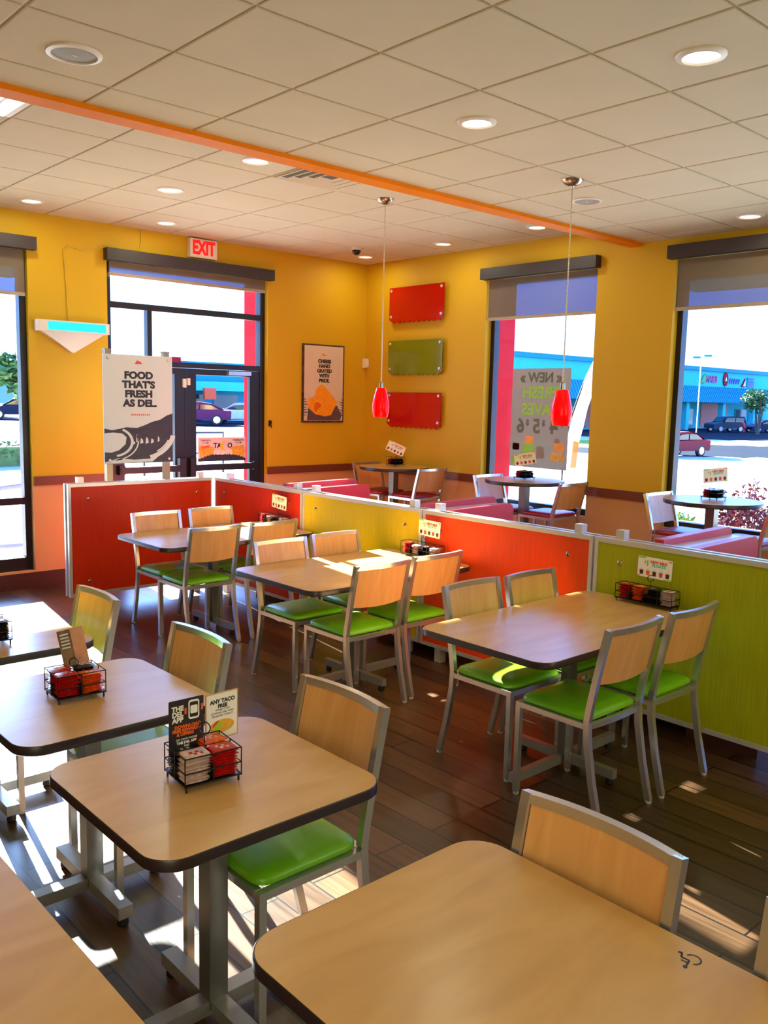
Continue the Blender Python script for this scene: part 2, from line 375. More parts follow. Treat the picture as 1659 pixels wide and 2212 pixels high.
def ceiling(name, H, xs0, ys0, y0, y1):
    m = MB(); P = 0.6096; g = 0.007
    m.m(1).box(X0, WX, y0, y1, H+0.009, H+0.03); m.m(0)
    i0 = int((X0-xs0)/P)-1; xs = [xs0+P*i for i in range(i0, i0+22)]
    j0 = int((y0-ys0)/P)-1; ys = [ys0+P*j for j in range(j0, j0+20)]
    for x in xs:
        for y in ys:
            a, b, c, d = max(x+g, X0), min(x+P-g, WX), max(y+g, y0), min(y+P-g, y1)
            if b-a > 0.02 and d-c > 0.02:
                t = 0.005
                m.loft([[(a, c, H+0.012), (b, c, H+0.012), (b, d, H+0.012), (a, d, H+0.012)], [(a, c, H+t*0.5), (b, c, H+t*0.5), (b, d, H+t*0.5), (a, d, H+t*0.5)],
                        [(a+t, c+t, H), (b-t, c+t, H), (b-t, d-t, H), (a+t, d-t, H)]])
    return struct(m.build(name, ['tile', 'tbar'], smooth=0))
ceiling('ceiling_near', HN, 1.9068, 4.0784, Y0, 4.37)
ceiling('ceiling_far', HF, 2.5413, 5.4319, 4.49, WY)
m = MB(); m.box(X0, WX, 4.365, 4.495, 3.203, HF+0.1); struct(m.build('ceiling_beam', 'orange', smooth=0), 'orange painted beam across the ceiling')

m = MB()
for a, b in ((X0, W1[0]), (W1[1], DR[0]), (DR[1], WX)): m.box(a, b, WY-0.022, WY, 0.952, 1.034)
struct(m.build('trim_1', 'rail', smooth=0))
m = MB()
for a, b in ((W3[1], WY-0.022), (W4[1], W3[0]), (W5[1], W4[0]), (Y0, W5[0])): m.box(WX-0.022, WX, a, b, 0.952, 1.034)
struct(m.build('trim_2', 'rail', smooth=0))
m = MB()
for a, b in ((X0, DR[0]), (DR[1], WX)): m.box(a, b, WY-0.015, WY, 0, 0.145)
struct(m.build('baseboard_left', 'baseboard', smooth=0))
m = MB(); m.box(WX-0.015, WX, Y0, WY-0.015, 0, 0.145); struct(m.build('baseboard_right', 'baseboard', smooth=0))

# ------------------------------------------------------------------ windows and the entrance
def window(name, horiz, u0, u1, z0, z1, n, bars=(), posts=(), fw_=0.055, bot=0.055):
    """n: depth of the frame's inner side; bars: (z0,z1) crossbars; posts: (u0,u1,z0,z1)"""
    m = MB()
    def bx(a, b, c, d, e=0.0):
        if horiz: m.box(a, b, n+e, n+0.085-e, c, d)
        else: m.box(n+e, n+0.085-e, a, b, c, d)
    bx(u0, u0+fw_, z0, z1); bx(u1-fw_, u1, z0, z1); bx(u0+fw_, u1-fw_, z0, z0+bot); bx(u0+fw_, u1-fw_, z1-0.05, z1)
    for a, b in bars: bx(u0+fw_, u1-fw_, a, b, 0.004)
    for a, b, c, d in posts: bx(a, b, c, d, 0.006)
    o = struct(m.build(name, 'bronze', smooth=0))
    g = MB()
    if horiz: g.box(u0+0.02, u1-0.02, n+0.038, n+0.044, z0+0.02, z1-0.02)
    else: g.box(n+0.038, n+0.044, u0+0.02, u1-0.02, z0+0.02, z1-0.02)
    g.build('glass', 'glass', o, smooth=0)
    return o
window('window_1', True, W1[0], W1[1], W1[2], W1[3], WY+0.06, bars=[(0.775, 0.84)], posts=[], fw_=0.06, bot=0.12)
window('window_3', False, W3[0], W3[1], W3[2], W3[3], WX+0.085, fw_=0.05, bot=0.06)
window('window_4', False, W4[0], W4[1], W4[2], W4[3], WX+0.085, fw_=0.05, bot=0.06)
window('window_5', False, W5[0], W5[1], W5[2], W5[3], WX+0.085, fw_=0.05, bot=0.06)
# transom over the entrance
window('window_2', True, DR[0], DR[1], 2.085, DR[3], WY+0.06, bars=[(2.63, 2.69)], posts=[(4.165, 4.215, 2.14, 2.63)], fw_=0.06, bot=0.055)
def leaf(name, a, b, side):
    m = MB(); y0, y1 = WY+0.07, WY+0.12
    sl, sr = (0.12, 0.11) if side < 0 else (0.135, 0.12)
    m.box(a, a+sl, y0, y1, 0.012, 2.08); m.box(b-sr, b, y0, y1, 0.012, 2.08); m.box(a+sl, b-sr, y0, y1, 2.02, 2.08); m.box(a+sl, b-sr, y0, y1, 0.012, 0.24)
    o = struct(m.build(name, 'bronze', smooth=0))
    g = MB(); g.box(a+sl-0.01, b-sr+0.01, y0+0.022, y0+0.028, 0.22, 2.03); g.build('glass', 'glass', o, smooth=0)
    p = MB(); p.box(a+0.05, b-0.05, y0-0.07, y0-0.03, 1.02, 1.085)
    e = b-0.06 if side < 0 else a+0.06
    p.box(e-0.035, e+0.035, y0-0.075, y0, 0.93, 1.16); f = a+0.07 if side < 0 else b-0.07
    p.box(f-0.03, f+0.03, y0-0.06, y0, 1.01, 1.1); p.build('push_bar', 'black', o, smooth=0)
    c = MB(); c.box(b-0.42, b-0.14, y0-0.06, y0, 2.03, 2.07) if side > 0 else c.box(a+0.14, a+0.42, y0-0.06, y0, 2.03, 2.07)
    c.build('door_closer', 'steel', o, smooth=0)
    return o
leaf('door_1', 3.785, 4.572, -1); leaf('door_2', 4.576, 5.495, 1)
m = MB(); m.box(DR[0], DR[0]+0.06, WY+0.06, WY+0.145, 0, 2.085); m.box(DR[1]-0.06, DR[1], WY+0.06, WY+0.145, 0, 2.085)
struct(m.build('door_frame', 'bronze', smooth=0))
t = thing('latch_plate', 'small white latch box high on the entrance door stile', 'latch', (4.6, WY+0.07, 1.93))
m = MB(); m.box(-0.05, -0.012, -0.02, 0, -0.045, 0.045); m.box(0.0, 0.03, -0.025, 0, -0.02, 0.05); m.build('plate', 'wtrim', t, smooth=0)

def roller(label, horiz, u0, u1, zb, n, zv0=3.055, zv1=3.165, ext=0.03, cl=0.03):
    """n: wall face"""
    sgn = -1
    if horiz: t = thing('roller_shade', label, 'window shade', ((u0+u1)/2, n, 3.1))
    else: t = thing('roller_shade', label, 'window shade', (n, (u0+u1)/2, 3.1))
    w = (u1-u0)/2
    def bx(mm, a, b, c, d, e, f):
        if horiz: mm.box(a, b, c, d, e, f)
        else: mm.box(c, d, a, b, e, f)
    m = MB(); bx(m, -w-ext, w+ext, -0.085, 0.0, zv0-3.1, zv1-3.1); m.build('valance', 'valance', t, smooth=0)
    m = MB(); bx(m, -w+cl, w-cl, 0.018, 0.0195, zb+0.03-3.1, zv0-3.1+0.0); m.build('cloth', 'shade', t, smooth=0)
    m = MB(); bx(m, -w+cl, w-cl, 0.012, 0.026, zb-3.1, zb+0.03-3.1); m.build('bottom_bar', mat('shade_hem_%d' % len(bpy.data.materials), (168, 146, 124), 0.6), t, smooth=0)
    return t
roller('dark valance and half drawn grey screen of the floor length window at far left', True, W1[0], W1[1], 2.655, WY, ext=0.06, cl=0.02)
roller('long dark valance with a barely lowered screen above the entrance doors', True, DR[0], DR[1], 2.925, WY, ext=0.03)
roller('dark valance with screen lowered over blue sky beside the acrylic plaques', False, W3[0], W3[1], 2.645, WX, ext=0.03, cl=0.012)
roller('dark valance with screen lowered in front of an awning, window facing the parked cars', False, W4[0], W4[1], 2.625, WX, ext=0.04, cl=0.012)

# ------------------------------------------------------------------ ceiling fixtures
def downlight_builder():
    t = thing('recessed_downlight', '', 'ceiling light', (0, 0, 0), group='recessed ceiling downlights')
    m = MB(); m.lathe([(0.072, -0.002), (0.076, -0.012), (0.098, -0.007), (0.102, 0.0), (0.075, 0.003)], 32, cap=False); m.build('trim_ring', 'wtrim', t)
    m = MB(); m.lathe([(0.0745, -0.004), (0.05, -0.007), (0.002, -0.009)], 32, cap=True); m.build('lens', 'lens', t)
    return t
dl = downlight_builder()
DL = [(3.447, 1.941, HN, 'lit round downlight, largest of all, in the ceiling above the front right tables'),
      (3.462, 3.173, HN, 'lit round downlight in the ceiling before the orange beam, nearer the beam'),
      (6.50, 3.181, HN, 'lit round downlight close to the right wall above the window with the parked cars'),
      (3.452, 5.152, HF, 'lit round downlight partly hidden behind the orange beam beside the air vent'),
      (3.465, 6.366, HF, 'lit round downlight beyond the beam, middle of the row running to the entrance wall'),
      (2.852, 7.597, HF, 'lit round downlight by the far left window near the entrance wall'),
      (4.083, 7.587, HF, 'lit round downlight in front of the entrance doors left of the exit sign'),
      (6.526, 6.385, HF, 'lit round downlight near the right wall above the top red acrylic plaque'),
      (6.551, 7.617, HF, 'lit round downlight in the far corner beside the dome camera'),
      (6.465, 5.146, HF, 'lit round downlight almost covered by the far end of the orange beam')]
def lamp_in(t, r, power, color=(1.0, 1.0, 0.66), z=-0.014):
    d = bpy.data.lights.new('downlight_lamp', 'AREA'); d.shape = 'DISK'; d.size = r*2; d.energy = power; d.color = color
    o = bpy.data.objects.new('downlight_lamp', d); COL.objects.link(o); o.parent = t; o.location = (0, 0, z); return o
first = True
for x, y, h, lb in DL:
    if first: dl.location = (x, y, h); dl['label'] = lb; o = dl; first = False; todo = [(dl, None)]
    else: o = dup(dl, (x, y, h), 0, lb); todo.append((o, None))
for o, _ in todo: lamp_in(o, 0.065, LAMP_POWER)
# lamps of the same rows further back, behind the camera's view
for x, y in ((3.45, -0.2), (6.5, 0.9), (0.4, 1.3), (0.4, 3.2), (0.4, -1.4), (3.45, -2.0), (6.5, -1.4), (-2.0, 1.0), (-2.0, 3.2), (-2.0, -1.4)):
    d = bpy.data.lights.new('downlight_lamp', 'AREA'); d.shape = 'DISK'; d.size = 0.13; d.energy = LAMP_POWER; d.color = (1.0, 1.0, 0.66)
    o = bpy.data.objects.new('downlight_lamp', d); COL.objects.link(o); o.location = (x, y, HN-0.014)

def speaker(x, y, h, r, label):
    t = thing('ceiling_speaker', label, 'speaker', (x, y, h), group='round ceiling speakers')
    m = MB(); m.lathe([(r*0.82, -0.003), (r*0.84, -0.012), (r, -0.008), (r*1.02, 0), (r*0.8, 0.002)], 40, cap=False); m.build('rim', 'wtrim', t)
    m = MB(); m.lathe([(r*0.83, -0.004), (r*0.5, -0.008), (0.002, -0.009)], 40); g = m.build('grille', 'grille', t)
    m = MB(); m.box(-0.012, 0.012, -0.004, 0.004, -0.011, -0.008); m.build('badge', 'wtrim', t)
speaker(1.615, 3.781, HN, 0.113, 'large round grey ceiling speaker before the orange beam at upper left')
speaker(5.29, 3.779, HN, 0.105, 'smaller looking round grey ceiling speaker beside the cord of the nearer pendant')
t = thing('dome_camera', 'small dark dome camera hanging from the ceiling in the far corner', 'security camera', (6.114, 7.254, HF))
m = MB(); m.lathe([(0.055, 0.0), (0.055, -0.02), (0.048, -0.028)], 24); m.build('base', 'wtrim', t)
m = MB(); m.lathe([(0.047, -0.024), (0.046, -0.04), (0.036, -0.062), (0.018, -0.074), (0.002, -0.078)], 24); m.build('dome', mat('smoked_dome', (28, 26, 26), 0.08), t)
# air vent in one ceiling cell behind the beam
t = thing('air_vent', 'square louvred air vent in the ceiling half hidden by the orange beam', 'vent', (4.065, 5.12, HF))
m = MB()
for k in range(4):
    a, b = 0.29-k*0.068, 0.29-k*0.068-0.036
    m.loft([[(-a, -a, -0.002), (a, -a, -0.002), (a, a, -0.002), (-a, a, -0.002)], [(-a, -a, -0.012), (a, -a, -0.012), (a, a, -0.012), (-a, a, -0.012)], [(-b, -b, -0.002), (b, -b, -0.002), (b, b, -0.002), (-b, b, -0.002)]], cap=False)
m.build('louvres', 'tbar', t, smooth=0)
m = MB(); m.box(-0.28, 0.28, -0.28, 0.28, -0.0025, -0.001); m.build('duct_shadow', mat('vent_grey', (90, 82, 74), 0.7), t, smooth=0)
# lay in light panel at upper left behind the beam
t = thing('light_panel', 'white louvred light panel in the ceiling at far left behind the beam', 'ceiling light', (1.627, 5.12, HF))
m = MB(); m.box(-0.295, 0.295, -0.295, 0.295, -0.006, -0.001); m.build('panel', 'wtrim', t, smooth=0)
m = MB()
for k in range(5): m.box(-0.27+k*0.108, -0.27+k*0.108+0.09, -0.28, 0.28, -0.014, -0.005)
m.build('diffuser', mat('lit_panel', (236, 238, 236), 0.3, emit=(250, 250, 245), estr=0.5), t, smooth=0)

# ------------------------------------------------------------------ pendants
def pendant(x, y, h, label):
    t = thing('pendant_lamp', label, 'pendant lamp', (x, y, h), group='red glass pendant lamps')
    m = MB(); m.lathe([(0.068, 0.0), (0.066, -0.008), (0.052, -0.024), (0.028, -0.038), (0.012, -0.043)], 32); m.build('canopy', 'nickel', t)
    zt = 1.905-h; zb = 1.668-h; H = zt-zb
    m = MB(); m.tube([(0, 0, -0.04), (0, 0, -0.7), (0.002, 0.001, (zt-0.7)/2), (0, 0, zt+0.03)], 0.0042, 8); m.build('cord', mat('clear_braided_cord', (206, 190, 160), 0.4, vary=0.3, scale=(1, 1, 80)), t)
    m = MB(); m.lathe([(0.008, zt+0.05), (0.016, zt+0.04), (0.018, zt), (0.036, zt-0.004)], 24); m.build('socket', 'nickel', t)
    pr_ = [(0.036, 0.0), (0.044, -0.02), (0.056, -0.065), (0.066, -0.11), (0.0705, -0.15), (0.0685, -0.19), (0.06, -0.225), (0.056, -H)]
    m = MB(); m.lathe([(r, zt+z) for r, z in pr_]+[(0.052, zb), (0.055, zb+0.012), (0.064, zt-0.19), (0.066, zt-0.15), (0.05, zt-0.065), (0.032, zt-0.004)], 40, cap=False); m.build('glass_shade', 'lamp_red', t)
    m = MB(); m.ball((0, 0, zt-0.13), 0.022, 0.022, 0.03, 12, 8); m.build('bulb', 'lens', t)
    d = bpy.data.lights.new('pendant_bulb', 'POINT'); d.energy = 0.8; d.color = (1, 0.85, 0.65); d.shadow_soft_size = 0.03
    o = bpy.data.objects.new('pendant_bulb', d); COL.objects.link(o); o.parent = t; o.location = (0, 0, zb+0.01)
pendant(4.80, 5.35, HF, 'red glass pendant lamp hanging in front of the red and green wall plaques')
pendant(4.75, 3.51, HN, 'red glass pendant lamp hanging in front of the window poster')

# ------------------------------------------------------------------ things on the left wall
LW = lambda x, z, d=0.0: frame_mx((x, WY-d, z), (1, 0, 0), (0, 0, 1))
RW = lambda y, z, d=0.0: frame_mx((WX-d, y, z), (0, -1, 0), (0, 0, 1))
t = thing('exit_sign', 'white exit sign with red letters above the entrance, under the ceiling', 'exit sign', (4.735, WY, 3.19))
m = MB(); m.box(-0.155, 0.155, -0.055, -0.001, 0.0, 0.185); m.build('housing', 'wtrim', t, smooth=0)
m = MB()
m.text('EXIT', 0.185, frame_mx((0, -0.056, 0.093), (1, 0, 0), (0, 0, 1)), 0.002, 0.008, squeeze=0.68); m.build('letters', 'exit_red', t, smooth=0)

t = thing('insect_light_trap', 'white wall insect trap with blue lit slot and pointed lower half', 'insect trap', (3.355, WY, 2.27))
m = MB(); m.box(-0.335, 0.335, -0.105, -0.001, 0.085, 0.185)
m.loft([[(-0.30, -0.09, 0.088), (0.30, -0.09, 0.088), (0.30, -0.001, 0.088), (-0.30, -0.001, 0.088)], [(-0.012, -0.06, -0.095), (0.012, -0.06, -0.095), (0.012, -0.001, -0.095), (-0.012, -0.001, -0.095)]]); m.build('housing', 'wtrim', t, smooth=0)
m = MB(); m.box(-0.245, 0.30, -0.108, -0.1, 0.098, 0.172); m.build('lit_slot', 'uv', t, smooth=0)
m = MB()
for k in (-0.14, 0.02, 0.17): m.tube([(k+0.02*cos(a*PI/6), -0.109, 0.135+0.02*sin(a*PI/6)) for a in range(12)], 0.0022, 6, closed=True)
m.build('finger_guard', 'uv', t)
m = MB(); m.tube([(-0.02, -0.01, 0.185), (-0.03, -0.006, 0.5), (-0.05, -0.006, 0.83), (0.0, -0.006, 0.865), (0.15, -0.006, 0.845), (0.26, -0.006, 0.87), (0.32, -0.006, 0.915), (0.6, -0.006, 0.905), (0.7, -0.006, 0.93), (0.72, -0.006, 1.0), (0.71, -0.006, 1.118)], 0.005, 6); m.build('power_cord', mat('cord_painted', (206, 172, 62), 0.6, spec=0.1), t)

t = thing('cheese_poster', 'tall poster of a cheese block with hand printed black words on the far wall', 'poster', (6.329, WY, 1.972))
m = MB(); m.box(-0.303, 0.303, -0.022, -0.001, -0.447, 0.447); m.build('frame', mat('rough_dark_border', (70, 44, 40), 0.6, vary=0.9, scale=(30, 30, 22), det=6), t, smooth=0)
m = MB(); m.box(-0.283, 0.283, -0.025, -0.02, -0.425, 0.43); m.build('sheet', mat('warm_white_sheet', (212, 190, 172), 0.5, vary=0.03), t, smooth=0)
PF = lambda x, z, d=0.0265: frame_mx((x, -d, z), (1, 0, 0), (0, 0, 1))
m = MB()
for k, wd in enumerate(('CHEESE', 'HAND', 'GRATED', 'WITH', 'PRIDE.')): m.text(wd, 0.056, PF(0.005, 0.255-k*0.055), 0.001, 0.0024)
m.build('lettering', 'ink', t, smooth=0)
m = MB(); m.T = PF(0, 0, 0.0255)
m.m(0).prism([(-0.24, -0.42), (0.25, -0.42), (0.27, -0.36), (0.20, -0.25), (-0.22, -0.25)], 0, 0.0012)
m.m(1).prism([(-0.03, 0.0), (-0.11, -0.06), (-0.14, -0.15), (-0.21, -0.165), (-0.23, -0.2), (-0.22, -0.28), (-0.12, -0.35), (0.02, -0.375), (0.11, -0.36), (0.20, -0.21), (0.09, -0.10)], 0.0012, 0.0024)
m.m(2).prism([(-0.13, -0.22), (-0.08, -0.21), (-0.03, -0.25), (-0.07, -0.28), (-0.12, -0.33), (-0.14, -0.28)], 0.0024, 0.0034)
for k in range(7):
    z = -0.17-0.03*k; m.m(3).prism([(-0.281, z), (-0.281+0.03+0.02*((k*7) % 3), z-0.012), (-0.281, z-0.014)], 0.0012, 0.002); m.prism([(0.281, z-0.01), (0.281, z-0.022), (0.281-0.03-0.02*((k*5) % 3), z)], 0.0012, 0.002)
m.m(4).prism([(-0.04, 0.325), (-0.02, 0.35), (0.0, 0.335), (0.03, 0.327), (0.045, 0.32)], 0, 0.001)
m.build('printed_picture', ['slate', 'cheese', 'cheese2', 'ink', 'orangeink'], t, smooth=0)

t = thing('wall_strobe', 'small white box high on the wall in the corner left of the plaques', 'alarm', (6.955, WY, 2.235))
m = MB(); m.box(-0.02, 0.02, -0.06, -0.0, -0.055, 0.055); m.box(-0.021, 0.021, -0.066, -0.055, -0.04, 0.04); m.build('box', 'wtrim', t, smooth=0)
t = thing('door_hook', 'small black catch on the wall edge right of the entrance doors', 'hook', (5.575, WY, 1.515))
m = MB(); m.box(0.0, 0.03, -0.012, 0.0, -0.03, 0.035); m.box(0.005, 0.02, -0.04, -0.01, 0.0, 0.03); m.tube([(0.012, -0.03, 0.0), (0.014, -0.035, -0.03), (0.024, -0.025, -0.045)], 0.006); m.build('catch', 'black', t)

# ------------------------------------------------------------------ plaques on the right wall
def plaque(label, z0, z1, ma, y0=6.745, y1=7.615):
    w, h = (y1-y0)/2, (z1-z0)/2
    t = thing('acrylic_plaque', label, 'wall plaque', (WX, (y0+y1)/2, (z0+z1)/2), group='acrylic plaques with sawtooth lower edges')
    poly = [(-w, -h+0.045), (-w, h), (w, h), (w, -h+0.045)]
    n = 10; tw = 2*(w-0.03)/n
    for k in range(n):
        a = w-0.03-k*tw; poly += [(a, -h+0.028-(0.0 if k else 0.0)), (a-tw*0.25, -h+0.002), (a-tw*0.62, -h+0.004)]
    poly.append((-w+0.03, -h+0.028))
    m = MB(); m.T = frame_mx((-0.036, 0, 0), (0, -1, 0), (0, 0, 1)); m.prism(poly, 0, 0.012); m.build('sheet', ma, t, smooth=0)
    for sx in (-1, 1):
        for sz in (-1, 1):
            m = MB(); m.T = frame_mx((-0.0, -sx*(w-0.035), (h-0.035) if sz > 0 else -h+0.075), (0, -1, 0), (0, 0, 1)); m.lathe([(0.012, 0.001), (0.012, 0.047), (0.016, 0.049), (0.016, 0.056), (0.012, 0.06)], 16); m.build('standoff', 'alu', t)
    return t
plaque('red acrylic plaque, top of the three on the corner wall', 2.675, 3.078, 'acr_red')
plaque('green acrylic plaque between the two red ones on the corner wall', 2.085, 2.48, 'acr_green')
plaque('red acrylic plaque, lowest of the three, above the round corner table', 1.49, 1.895, 'acr_red')

# printed banner on the entrance door glass
t = thing('door_banner', 'small pink banner with tacos and the words taco nights on the door glass', 'banner', (5.035, WY+0.088, 1.235))
m = MB(); m.box(-0.295, 0.295, -0.002, 0.0, -0.125, 0.13); m.build('sheet', 'pink', t, smooth=0)
BF = lambda x, z, d=0.003: frame_mx((x, -d, z), (1, 0, 0), (0, 0, 1))
m = MB(); m.T = BF(0, 0, 0.002)
m.m(0).prism([(-0.295, -0.125), (0.295, -0.125), (0.295, -0.1), (0.18, -0.05), (-0.15, -0.05), (-0.295, -0.1)], 0, 0.001)
for sx in (-1, 1):
    for k in range(5):
        cx, cz = sx*(0.255-0.032*k), 0.005-0.004*k
        m.m(1).prism([(cx-0.03, cz+0.03), (cx+0.02, cz+0.045), (cx+0.04, cz-0.02), (cx+0.01*sx, cz-0.105+0.015*k), (cx-0.02, cz-0.05)], 0.001+0.0003*k, 0.0014+0.0003*k)
    if sx < 0: m.m(2).prism([(-0.26, 0.035), (-0.15, 0.05), (-0.17, 0.02), (-0.25, 0.01)], 0.003, 0.0036)
m.build('tacos', ['ink2', 'taco', 'orangeink'], t, smooth=0)
m = MB(); m.T = Matrix.Identity(4)
m.text('TA', 0.075, BF(-0.06, 0.04), 0.0008, 0.0025); m.text('O', 0.075, BF(0.096, 0.04), 0.0008, 0.0025)
m.text('TUESDAYS', 0.026, BF(-0.205, 0.098), 0.0006, 0.0004); m.text('3-11 PM', 0.022, BF(-0.205, 0.07), 0.0006, 0.0002)
m.text('THURSDAYS', 0.026, BF(0.205, 0.098), 0.0006, 0.0004); m.text('3-11 PM', 0.022, BF(0.205, 0.07), 0.0006, 0.0002)
m.build('lettering', 'ink', t, smooth=0)
m = MB(); m.text('NIGHTS', 0.065, BF(0.01, -0.035, 0.0045), 0.0008, 0.003); m.build('night_lettering', 'white', t, smooth=0)
m = MB(); m.T = BF(0.025, 0.035)
out = [(0.052*cos(a), 0.055*sin(a)) for a in [math.radians(60+k*10) for k in range(25)]]; inn = [(0.026+0.04*cos(a), 0.044*sin(a)) for a in [math.radians(260-k*8) for k in range(21)]]
m.prism(out+inn, 0, 0.001); m.build('crescent_moon', mat('moon_yellow', (232, 192, 30), 0.5), t, smooth=0)

# poster stuck on the window beside the plaques, printed side out
t = thing('window_poster', 'tall see through poster on the window glass with reversed words and prices', 'poster', (7.1, 5.515, 1.655))
m = MB(); m.box(-0.002, 0.0, -0.362, 0.362, -0.5, 0.5); m.build('sheet', sheer_mat('backlit_poster_film', (178, 164, 148), 0.08, 0.33), t, smooth=0)
OF = lambda y, z, d=0.004: frame_mx((-d, y, z), (0, 1, 0), (0, 0, 1))
m = MB(); m.text('« NEW »', 0.135, OF(-0.0, 0.405), 0.0006, 0.004); m.text('6', 0.2, OF(0.235, -0.085), 0.0006, 0.006); m.text('5', 0.2, OF(0.03, -0.085), 0.0006, 0.006); m.text('4', 0.2, OF(-0.185, -0.085), 0.0006, 0.006)
for y in (0.145, -0.06, -0.285): m.text('$', 0.08, OF(y, -0.045), 0.0006, 0.002)
m.build('lettering', mat('olive_print', (92, 92, 44), 0.5), t, smooth=0)
m = MB(); m.text('FRESH', 0.165, OF(0, 0.255), 0.0006, 0.006); m.text('FAVES', 0.165, OF(0, 0.085), 0.0006, 0.006); m.build('green_lettering', 'limeink', t, smooth=0)
m = MB(); m.T = OF(0, 0, 0.003)
for k, (a, b, c, d, q) in enumerate(((-0.33, -0.16, -0.42, -0.33, 0), (-0.32, -0.2, -0.32, -0.24, 1), (0.05, 0.2, -0.36, -0.26, 2), (0.06, 0.17, -0.26, -0.18, 1), (0.22, 0.34, -0.47, -0.4, 2), (0.24, 0.33, -0.33, -0.26, 3), (-0.08, 0.02, -0.4, -0.28, 1), (-0.26, -0.2, -0.24, -0.19, 3))):
    m.m(q).prism(rrect(b-a, d-c, 0.015, 3, (a+b)/2, (c+d)/2), 0.0002*k, 0.0006+0.0002*k)
m.build('food_pictures', ['taco', 'cheese', 'limeink', 'orangeink'], t, smooth=0)
# ------------------------------------------------------------------ poster board standing on the left divider
t = thing('poster_board', 'tall board with black words and an ink wave on two posts above the red divider', 'poster', (3.515, 7.085, 1.0605))
for x in (-0.265, 0.275):
    m = MB(); m.box(x-0.026, x+0.026, -0.026, 0.026, 0, 1.11); m.box(x-0.03, x+0.03, -0.03, 0.03, 1.11, 1.122); m.build('post', mat('post_bronze_%d' % len(bpy.data.materials), (150, 136, 108), 0.35, metal=0.6), t, smooth=0)
m = MB(); m.box(-0.318, 0.318, -0.045, -0.028, 0.155, 1.078); m.build('board', 'paper', t, smooth=0)
QF = lambda x, z, d=0.046: frame_mx((x, -d, z), (1, 0, 0), (0, 0, 1))
m = MB()
for k, wd in enumerate(('FOOD', "THAT'S", 'FRESH', 'AS DEL.')): m.text(wd, 0.081, QF(0.0+0.012*(k == 3), 0.905-k*0.079), 0.001, 0.0042, squeeze=1.14)
m.build('lettering', 'ink', t, smooth=0)
m = MB(); m.T = QF(0, 0)
rid = [(-0.318, 0.455), (-0.25, 0.44), (-0.18, 0.452), (-0.12, 0.465), (-0.02, 0.458), (0.06, 0.485), (0.12, 0.51), (0.2, 0.53), (0.26, 0.565), (0.318, 0.585)]
m.m(0).prism([(-0.318, 0.157), (0.318, 0.157)]+rid[::-1], 0, 0.001)
def arc(cx, cy, r0, r1, a0, a1, sy=0.7, n=14, k=1.0):
    o_ = [(cx+r0*cos(math.radians(a0+(a1-a0)*i/n)), cy+sy*r0*sin(math.radians(a0+(a1-a0)*i/n))) for i in range(n+1)]
    i_ = [(cx+r1*k*cos(math.radians(a1+(a0-a1)*i/n)), cy+sy*r1*sin(math.radians(a1+(a0-a1)*i/n))) for i in range(n+1)]
    return o_+i_
m.m(1).prism([(-0.317, 0.415), (-0.24, 0.42), (-0.16, 0.412), (-0.12, 0.38), (-0.13, 0.32), (-0.19, 0.27), (-0.26, 0.25), (-0.317, 0.255)], 0.001, 0.0016)
m.prism(arc(-0.24, 0.34, 0.185, 0.16, -80, 60), 0.001, 0.0016); m.prism(arc(-0.24, 0.345, 0.235, 0.222, -85, 20), 0.001, 0.0016)
m.prism(arc(0.02, 0.44, 0.33, 0.285, -75, -12, sy=0.8), 0.001, 0.0017); m.prism(arc(0.03, 0.44, 0.275, 0.262, -60, -25, sy=0.8), 0.001, 0.0017)
for x, z, w, h in ((-0.02, 0.37, 0.025, 0.07), (0.02, 0.345, 0.03, 0.05), (0.07, 0.35, 0.03, 0.06), (0.12, 0.345, 0.03, 0.045), (0.18, 0.36, 0.02, 0.05), (-0.05, 0.33, 0.02, 0.03)):
    m.prism([(x-w/2, z-h/2), (x+w/2, z-h/2+0.01), (x+w/3, z+h/4), (x-w/4, z+h/2)], 0.001, 0.0016)
m.prism([(-0.317, 0.17), (-0.2, 0.2), (-0.05, 0.185), (0.1, 0.19), (0.2, 0.225), (0.12, 0.165), (-0.1, 0.16), (-0.317, 0.158)], 0.001, 0.0016)
m.build('ink_wave', ['ink2', 'paper'], t, smooth=0)
m = MB(); m.T = QF(0.0, 1.015); m.prism([(-0.035, -0.012), (-0.012, 0.022), (0.0, 0.01), (0.012, 0.014), (0.035, -0.01)], 0, 0.001)
m.T = QF(0.01, 0.575)
for k in range(10): m.prism([(-0.085+k*0.018, -0.008), (-0.076+k*0.018, 0.006), (-0.07+k*0.018, -0.002), (-0.079+k*0.018, -0.012)], 0, 0.001)
m.build('emblem', 'redink', t, smooth=0)
for x in (-0.275, 0.28):
    for z in (0.185, 1.045):
        m = MB(); m.T = QF(x, z, 0.044); m.lathe([(0.013, 0), (0.013, 0.008), (0.008, 0.012)], 16); m.build('standoff', 'alu', t)

